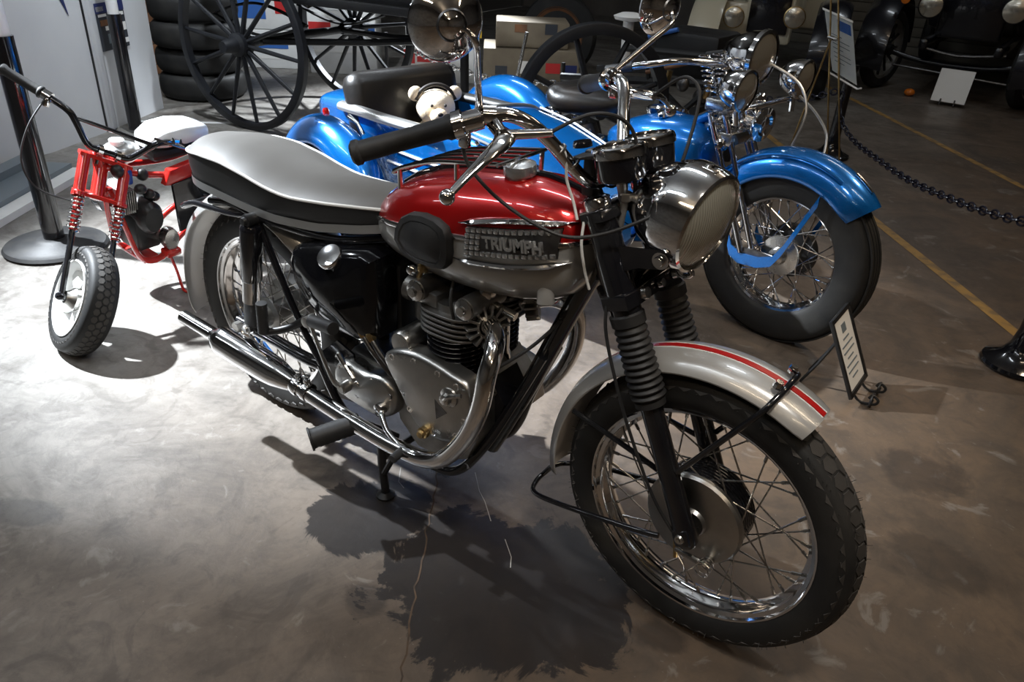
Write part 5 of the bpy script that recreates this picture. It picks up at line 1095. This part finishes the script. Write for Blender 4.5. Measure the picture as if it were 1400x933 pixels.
post((-3.32, 1.42, 0), 2.2, .74, 'black and white post standing before the poster board', False)

# ================================================================ boxes behind the wagon
def box_thing(label, c, d, rz, panels, m='white', name='storage_box'):
    t = thing(name, label, 'box', (c[0], c[1], 0), (0, 0, rz)); g = G(); g.box((0, 0, c[2] + d[2] / 2), d, bev=.01); build('box', g, m, t)
    for (x, z, w_, h_, m_) in panels: g = G(); g.box((x, -d[1] / 2 - .002, c[2] + z), (w_, .004, h_)); build('printed_label', g, m_, t)
    return t
rzb = math.radians(38)
box_thing('white carton with a big blue label at the bottom of the pile', (-4.95, 3.55, 0), (1.1, .5, .34), rzb, [(-.3, .25, .3, .05, 'redprint'), (.2, .23, .5, .1, 'blueprint'), (.1, .1, .6, .03, 'paper')])
box_thing('white carton with blue and red print on top of the pile', (-4.95, 3.55, .345), (1.1, .5, .34), rzb, [(-.32, .17, .34, .16, 'blueprint'), (.1, .18, .34, .18, 'blueprint'), (.42, .2, .12, .12, 'redprint'), (0, .32, 1.05, .035, 'navyprint')])
box_thing('long white carton with small red print beside the pile', (-4.05, 4.0, 0), (.62, .4, .55), rzb, [(-.2, .40, .2, .10, 'redprint'), (.2, .40, .2, .10, 'blueprint'), (0, .2, .6, .02, 'paper')])
box_thing('pale carton with red panel and yellow top behind the far wagon wheel', (-3.22, 4.45, 0), (.66, .5, .62), rzb, [(-.08, .26, .3, .17, 'redprint'), (-.3, .22, .1, .12, 'redprint'), (.1, .50, .5, .2, 'yellowprint')], m='paper')
box_thing('cardboard carton with small labels beside the steel rod', (-2.2, 4.4, 0), (.8, .5, .42), rzb, [(-.25, .25, .1, .07, 'darkprint'), (-.05, .28, .12, .1, 'paper'), (.18, .28, .12, .08, 'redprint'), (.33, .26, .1, .1, 'navyprint')], m='cardboard')
box_thing('small brown carton stacked on the cardboard carton', (-2.2, 4.4, .425), (.6, .4, .2), rzb, [(-.1, .15, .10, .06, 'brick'), (.15, .15, .10, .08, 'darkprint')], m='cardboard')
t = thing('brick_pier', 'narrow rust-brown brick pier behind the tire stack', 'pier', (-5.05, 2.45, 0)); 
for k_ in range(14): g = G(); g.box((0, 0, .05 + k_ * .085), (.28, .3, .075), bev=.006); build('brick', g, 'brick', t)
tag_ = thing('steel_rod_stand', 'thin steel rod standing on a white pad beside the sidecar', 'stand', (-1.90, 3.72, 0)); g = G(); g.tube([(0, 0, 0), (.10, .05, .62)], .014, 10); build('rod', g, 'chrome_dull', tag_); g = G(); g.box((0, 0, .01), (.3, .3, .02), bev=.004); build('pad', g, 'paper', tag_)

# ================================================================ chains and stanchions
def chain(name, label, pts, r_link, wire, m, n_links):
    P_ = crom(np.array(pts), 24); seg = np.cumsum(np.r_[0, np.linalg.norm(np.diff(P_, axis=0), axis=1)]); t = thing(name, label, 'chain', tuple(P_[0]))
    base = None
    for i in range(n_links):
        q = (i + .5) / n_links * seg[-1]; c = np.array([np.interp(q, seg, P_[:, k]) for k in range(3)]) - P_[0]; j = min(np.searchsorted(seg, q), len(P_) - 1); d = unit(P_[j] - P_[j - 1]); L_ = seg[-1] / n_links
        a_, b_ = basis(d); tw = a_ if i % 2 else b_
        if base is None:
            g = G(); hl_ = L_ * .62; rr = r_link; H = [(hl_ * math.copysign(abs(math.cos(a)) ** .8, math.cos(a)), rr * math.sin(a), 0) for a in np.linspace(0, 2 * PI, 15)[:-1]]; g.tube(H, wire, 6, closed=True); o = build('link', g, m, t); base = o.data
        else: o = bpy.data.objects.new('link', base); COL.objects.link(o); o.parent = t
        mm = frame4(d, tw, np.cross(d, tw), c); o.matrix_local = Matrix(mm.tolist())
chain('barrier_chain', 'black plastic chain running from sign post to bell-based stanchion', [(.42, 4.32, .45), (.455, 4.29, .30), (.62, 4.04, .228), (.88, 3.60, .243), (1.127, 3.19, .27), (1.36, 2.80, .328), (1.60, 2.40, .405), (1.85, 1.97, .52)], .0175, .0048, 'chainplastic', 56)
chain('barrier_chain', 'dark chain leading from the sign post behind the spotlights', [(.38, 4.33, .45), (.15, 4.36, .36), (-.15, 4.4, .31), (-.6, 4.45, .33)], .018, .006, 'chainplastic', 26)
chain('barrier_chain', 'bright steel chain hanging behind the sidecar seat', [(-3.0, 3.50, .46), (-2.6, 3.50, .37), (-2.1, 3.50, .31), (-1.75, 3.5, .31), (-1.3, 3.5, .36)], .017, .006, 'chrome', 44)
for (x_, lb_) in ((-3.02, 'thin dark chain post behind the far cart wheel'), (-1.28, 'thin dark chain post behind the blue saddle')):
    t = thing('chain_post', lb_, 'post', (x_, 3.5, 0)); g = G(); g.tube([(0, 0, .01), (0, 0, .5)], .014, 10); build('pole', g, 'blacksatin', t); g = G(); g.lathe((0, 0, 0), (0, 0, 1), [(0, 0), (.09, 0), (.09, .01), (.02, .025), (0, .025)], 24); build('base', g, 'blacksatin', t)
def stanchion(loc, h, label):
    t = thing('stanchion', label, 'stanchion', loc); g = G()
    g.lathe((0, 0, 0), (0, 0, 1), [(0, 0), (.125, 0), (.13, .010), (.125, .022), (.10, .034), (.07, .055), (.05, .09), (.04, .15), (.036, .3), (.034, h - .05), (.045, h - .04), (.05, h - .02), (.045, h), (0, h + .004)], 40); build('post', g, 'black', t)
    g = G(); g.tube([(0, -.04, h - .06), (0, -.065, h - .05), (0, -.07, h - .075), (0, -.05, h - .09)], .005, 8, k=4); build('hook', g, 'chrome', t)
stanchion((1.876, 1.909, 0), .62, 'glossy black stanchion with bell-shaped base beside the yellow line'); stanchion((.42, 4.40, 0), .62, 'black stanchion below the acrylic sign')
# brass rod easel and acrylic sign
ES = thing('brass_sign_stand', 'slender brass rod stand before the acrylic sign', 'sign stand', (.50, 4.16, 0))
for (p0, p1) in (((-.025, 0, 0), (-.29, .0, 1.22)), ((.06, 0, 0), (-.26, 0, 1.25)), ((-.30, -.02, 0), (-.185, -.012, .80))): g = G(); g.tube([p0, p1], .006, 8); build('rod', g, 'brass', ES)
g = G(); g.tube([(-.21, -.012, .80), (-.15, -.012, .79)], .012, 10); build('clip', g, 'chrome_dull', ES)
AS = thing('acrylic_sign', 'tilted clear acrylic sign holder with printed sheet above black stanchion', 'sign', (.37, 4.26, 0))
M['acrylic'] = mat('clear_acrylic', (.92, .95, .97), .02, trans=1.0)
qc = np.array([(-.178, 0, .953), (.034, -.03, .897), (.17, -.06, .515), (-.026, -.03, .585)])
def quad(u, v): return qc[0] * (1 - u) * (1 - v) + qc[1] * u * (1 - v) + qc[2] * u * v + qc[3] * (1 - u) * v
def qp(name, u0, u1, v0, v1, off, th, m): g = G(); nrm = np.array([-.14, -.99, 0]); g.prism([quad(u, v) + nrm * off for u, v in ((u0, v0), (u1, v0), (u1, v1), (u0, v1))], nrm * th); return build(name, g, m, AS)
qp('sheet', .04, .96, .03, .97, 0, .003, 'paper'); qp('acrylic_plate', 0, 1, 0, 1, .006, .003, 'acrylic'); qp('top_bead', 0, 1, -.012, .02, .004, .010, 'white'); qp('photo_print', .45, .9, .08, .24, .0035, .001, 'blueprint')
for k_ in range(7): qp('text_line', .2, .8 if k_ % 3 else .55, .34 + k_ * .07, .352 + k_ * .07, .0035, .001, 'platform')
g = G(); g.tube([qc[3] + (-.01, -.02, -.005), qc[2] + (0, -.02, -.005), qc[2] + (.03, -.06, .01)], .006, 6); build('lower_lip', g, 'white', AS)
# easel with framed card in front of the blue wheel
EA = thing('framed_card_easel', 'framed printed card on a black wrought easel by the blue wheel', 'sign', (1.455, 1.285, 0), (0, 0, math.radians(90)))
rt = np.array(Matrix.Rotation(math.radians(-27), 3, 'X'))
def eb(name, c, d, m, bev=.0): g = G(); g.box(np.array([0, .0, .02]) + rt @ np.array(c), d, R=rt, bev=bev); return build(name, g, m, EA)
eb('card', (0, 0, .15), (.17, .004, .25), 'paper')
for (c, d) in (((-.093, -.002, .15), (.016, .012, .284)), ((.093, -.002, .15), (.016, .012, .284)), ((0, -.002, .284), (.2, .012, .016)), ((0, -.002, .016), (.2, .012, .016))): eb('frame_bar', c, d, 'blacksatin', .002)
eb('print_block', (.0, -.003, .235), (.04, .002, .03), 'platform')
for k_ in range(7): eb('text_line', (0, -.003, .20 - k_ * .023), (.11 if k_ % 3 else .06, .002, .005), 'platform')
g = G(); g.tube([(-.05, .105, .19), (-.05, .14, .10), (-.05, .185, .004)], .005, 8); g.tube([(-.05, .105, .19), (.05, .14, .10)], .004, 6); g.tube([(.05, .105, .19), (.05, .14, .10), (.05, .185, .004)], .005, 8); build('rear_leg', g, 'blacksatin', EA)
for s in (-1, 1):
    g = G(); g.tube([(s * .05, .10, .21), (s * .05, .005, .025), (s * .05, -.06, .012), (s * .05, -.075, .03), (s * .05, -.055, .045), (s * .05, -.045, .03)], .0048, 8, k=5); g.tube([(s * .05 + .022 * math.cos(t * .5), -.055, .025 + .02 * math.sin(t * .5)) for t in range(13)], .0042, 6); build('scroll_foot', g, 'blacksatin', EA)

# ================================================================ old cars at the back
M['carblack'] = mat('black_car_paint', (.006, .006, .009), .25, coat=.4)
def lamp(parent, c, r, ax=(0, -1, 0), shell='carblack', lensm='clearlens'):
    g = G(); g.lathe(c, ax, [(0, -.14), (r * .5, -.12), (r * .9, -.05), (r * 1.08, -.005), (r * 1.1, .01), (r, .015)], 32); h = build('headlamp', g, shell, parent)
    g = G(); g.lathe(c, ax, [(0, .03), (r * .6, .024), (r, .012)], 28); build('lens', g, lensm, h)
def car_wheel(parent, c, R, steer=0, N=12, m='tire', spm='wagon'):
    ax = np.array([math.cos(steer), math.sin(steer), 0]); g = G(); g.lathe(c, ax, [(R * .76, -.05), (R * .92, -.06), (R, -.03), (R, .03), (R * .92, .06), (R * .76, .05)], 40, closed=True); tr = build('tire', g, m, parent)
    g = G(); g.lathe(c, ax, [(R * .68, -.035), (R * .77, -.04), (R * .77, .04), (R * .68, .035)], 40, closed=True); build('rim', g, 'trimgrey' if spm == 'wagon' else spm, tr)
    g = G(); g.lathe(c, ax, [(0, -.09), (.05, -.08), (.06, .0), (.05, .08), (0, .09)], 20); build('hub', g, spm, tr); a_, b_ = basis(ax)
    for i in range(N): t = 2 * PI * i / N; d = math.cos(t) * a_ + math.sin(t) * b_; g = G(); g.tube([np.array(c) + d * .05, np.array(c) + d * R * .7], .014, 6); build('wheel_spoke', g, spm, tr)
CB = thing('black_vintage_car', 'black vintage car with two round headlamps facing the hall', 'car', (.62, 7.5, 0))
for x in (-.68, .62): car_wheel(CB, (x, 0, .37), .37, math.radians(-14)); car_wheel(CB, (x, 2.4, .37), .37)
lamp(CB, (-.31, -.32, .82), .10); lamp(CB, (.37, -.32, .84), .10)
def cp(name, c, d, m='carblack', bev=.03, R=None, parent=CB): g = G(); g.box(c, d, bev=bev, R=R); return build(name, g, m, parent)
cp('radiator', (.02, -.05, .85), (.56, .10, .62)); cp('hood', (.02, .5, .95), (.62, 1.1, .5), bev=.1); cp('cab', (.02, 1.7, 1.15), (1.15, 1.5, 1.3), bev=.1); cp('chassis_rail', (-.3, 1.2, .48), (.08, 2.9, .1)); cp('chassis_rail', (.34, 1.2, .48), (.08, 2.9, .1))
for s, cx_ in ((-1, -.70), (1, .66)):
    g = G(); rs = []
    for a in np.linspace(-15, 175, 22):
        t = math.radians(a); rs.append([(cx_ + dx, -.52 * math.cos(t) * 1.0, .37 + .50 * math.sin(t) + dz) for dx, dz in ((-.14, -.02), (-.1, .012), (0, .025), (.1, .012), (.14, -.02), (0, .008))])
    g.rings(rs); build('front_fender', g, 'carblack', CB)
g = G(); g.tube([(-.68, 0, .37), (-.3, .0, .30), (.24, 0, .30), (.62, 0, .37)], .025, 10, k=3); build('front_axle', g, 'carblack', CB)
g = G(); g.tube([(-.35, -.15, .45), (.0, -.15, .40), (.40, -.15, .45)], .015, 8, k=3); build('tie_bar', g, 'steel', CB)
g = G(); g.tube([(-.55, -.1, .25), (.5, -.1, .2)], .012, 8); build('tie_bar', g, 'steel', CB)
g = G(); g.lathe((-.52, -.42, .86), (0, -1, 0), [(.035, -.06), (.04, 0), (.03, .008), (0, .012)], 16); build('side_lamp', g, 'amber', CB)
g = G(); g.sphere((-.18, -.22, .035), .05, (1, 1, .7), 16, 10); tag(build('orange_ball', g, 'amber'), 'small orange ball on the floor under the black car', 'ball').location = (.50, 7.5, 0)
IC = thing('information_card', 'white information card leaning before the black car', 'sign', (.70, 7.05, 0)); rt = np.array(Matrix.Rotation(math.radians(-24), 3, 'X'))
g = G(); g.box((0, .06, .17), (.29, .008, .30), R=rt); build('card', g, 'paper', IC); g = G(); g.tube([(0, .1, .2), (0, .25, .004)], .008, 6); build('prop', g, 'blacksatin', IC)
for k_ in range(2): g = G(); g.tube([(-.06 + .12 * k_, -.005, .06), (-.06 + .12 * k_, -.03, .01)], .006, 6); build('clip', g, 'blacksatin', IC)
CC = thing('cream_vintage_car', 'cream vintage car with brass headlamps and black radiator', 'car', (-.84, 6.30, 0), (0, 0, math.radians(14)))
lamp(CC, (-.30, -.30, .66), .085, (.1, -1, 0), 'brass', 'clearlens'); lamp(CC, (.22, -.30, .70), .085, (.1, -1, 0), 'brass', 'clearlens')
cp('radiator_shell', (-.02, -.02, .76), (.44, .08, .66), 'cream', .04, parent=CC); cp('radiator_core', (-.02, -.07, .78), (.36, .03, .52), 'carblack', .02, parent=CC); cp('hood', (-.02, .5, .85), (.5, 1.0, .45), 'cream', .08, parent=CC); cp('cab', (0, 1.6, 1.1), (1.1, 1.0, 1.3), 'cream', .1, parent=CC)
for s in (-1, 1):
    car_wheel(CC, (s * .54, 0, .37), .37, 0, spm='cream'); g = G(); rs = []
    for a in np.linspace(-5, 178, 22):
        t = math.radians(a); rs.append([(s * .54 + dx, -.50 * math.cos(t), .36 + .47 * math.sin(t) + dz) for dx, dz in ((-.14, -.02), (-.1, .012), (0, .025), (.1, .012), (.14, -.02), (0, .008))])
    g.rings(rs); build('front_fender', g, 'cream' if s < 0 else 'carblack', CC)
cp('front_valance', (-.4, -.02, .62), (.5, .06, .3), 'cream', .03, parent=CC)
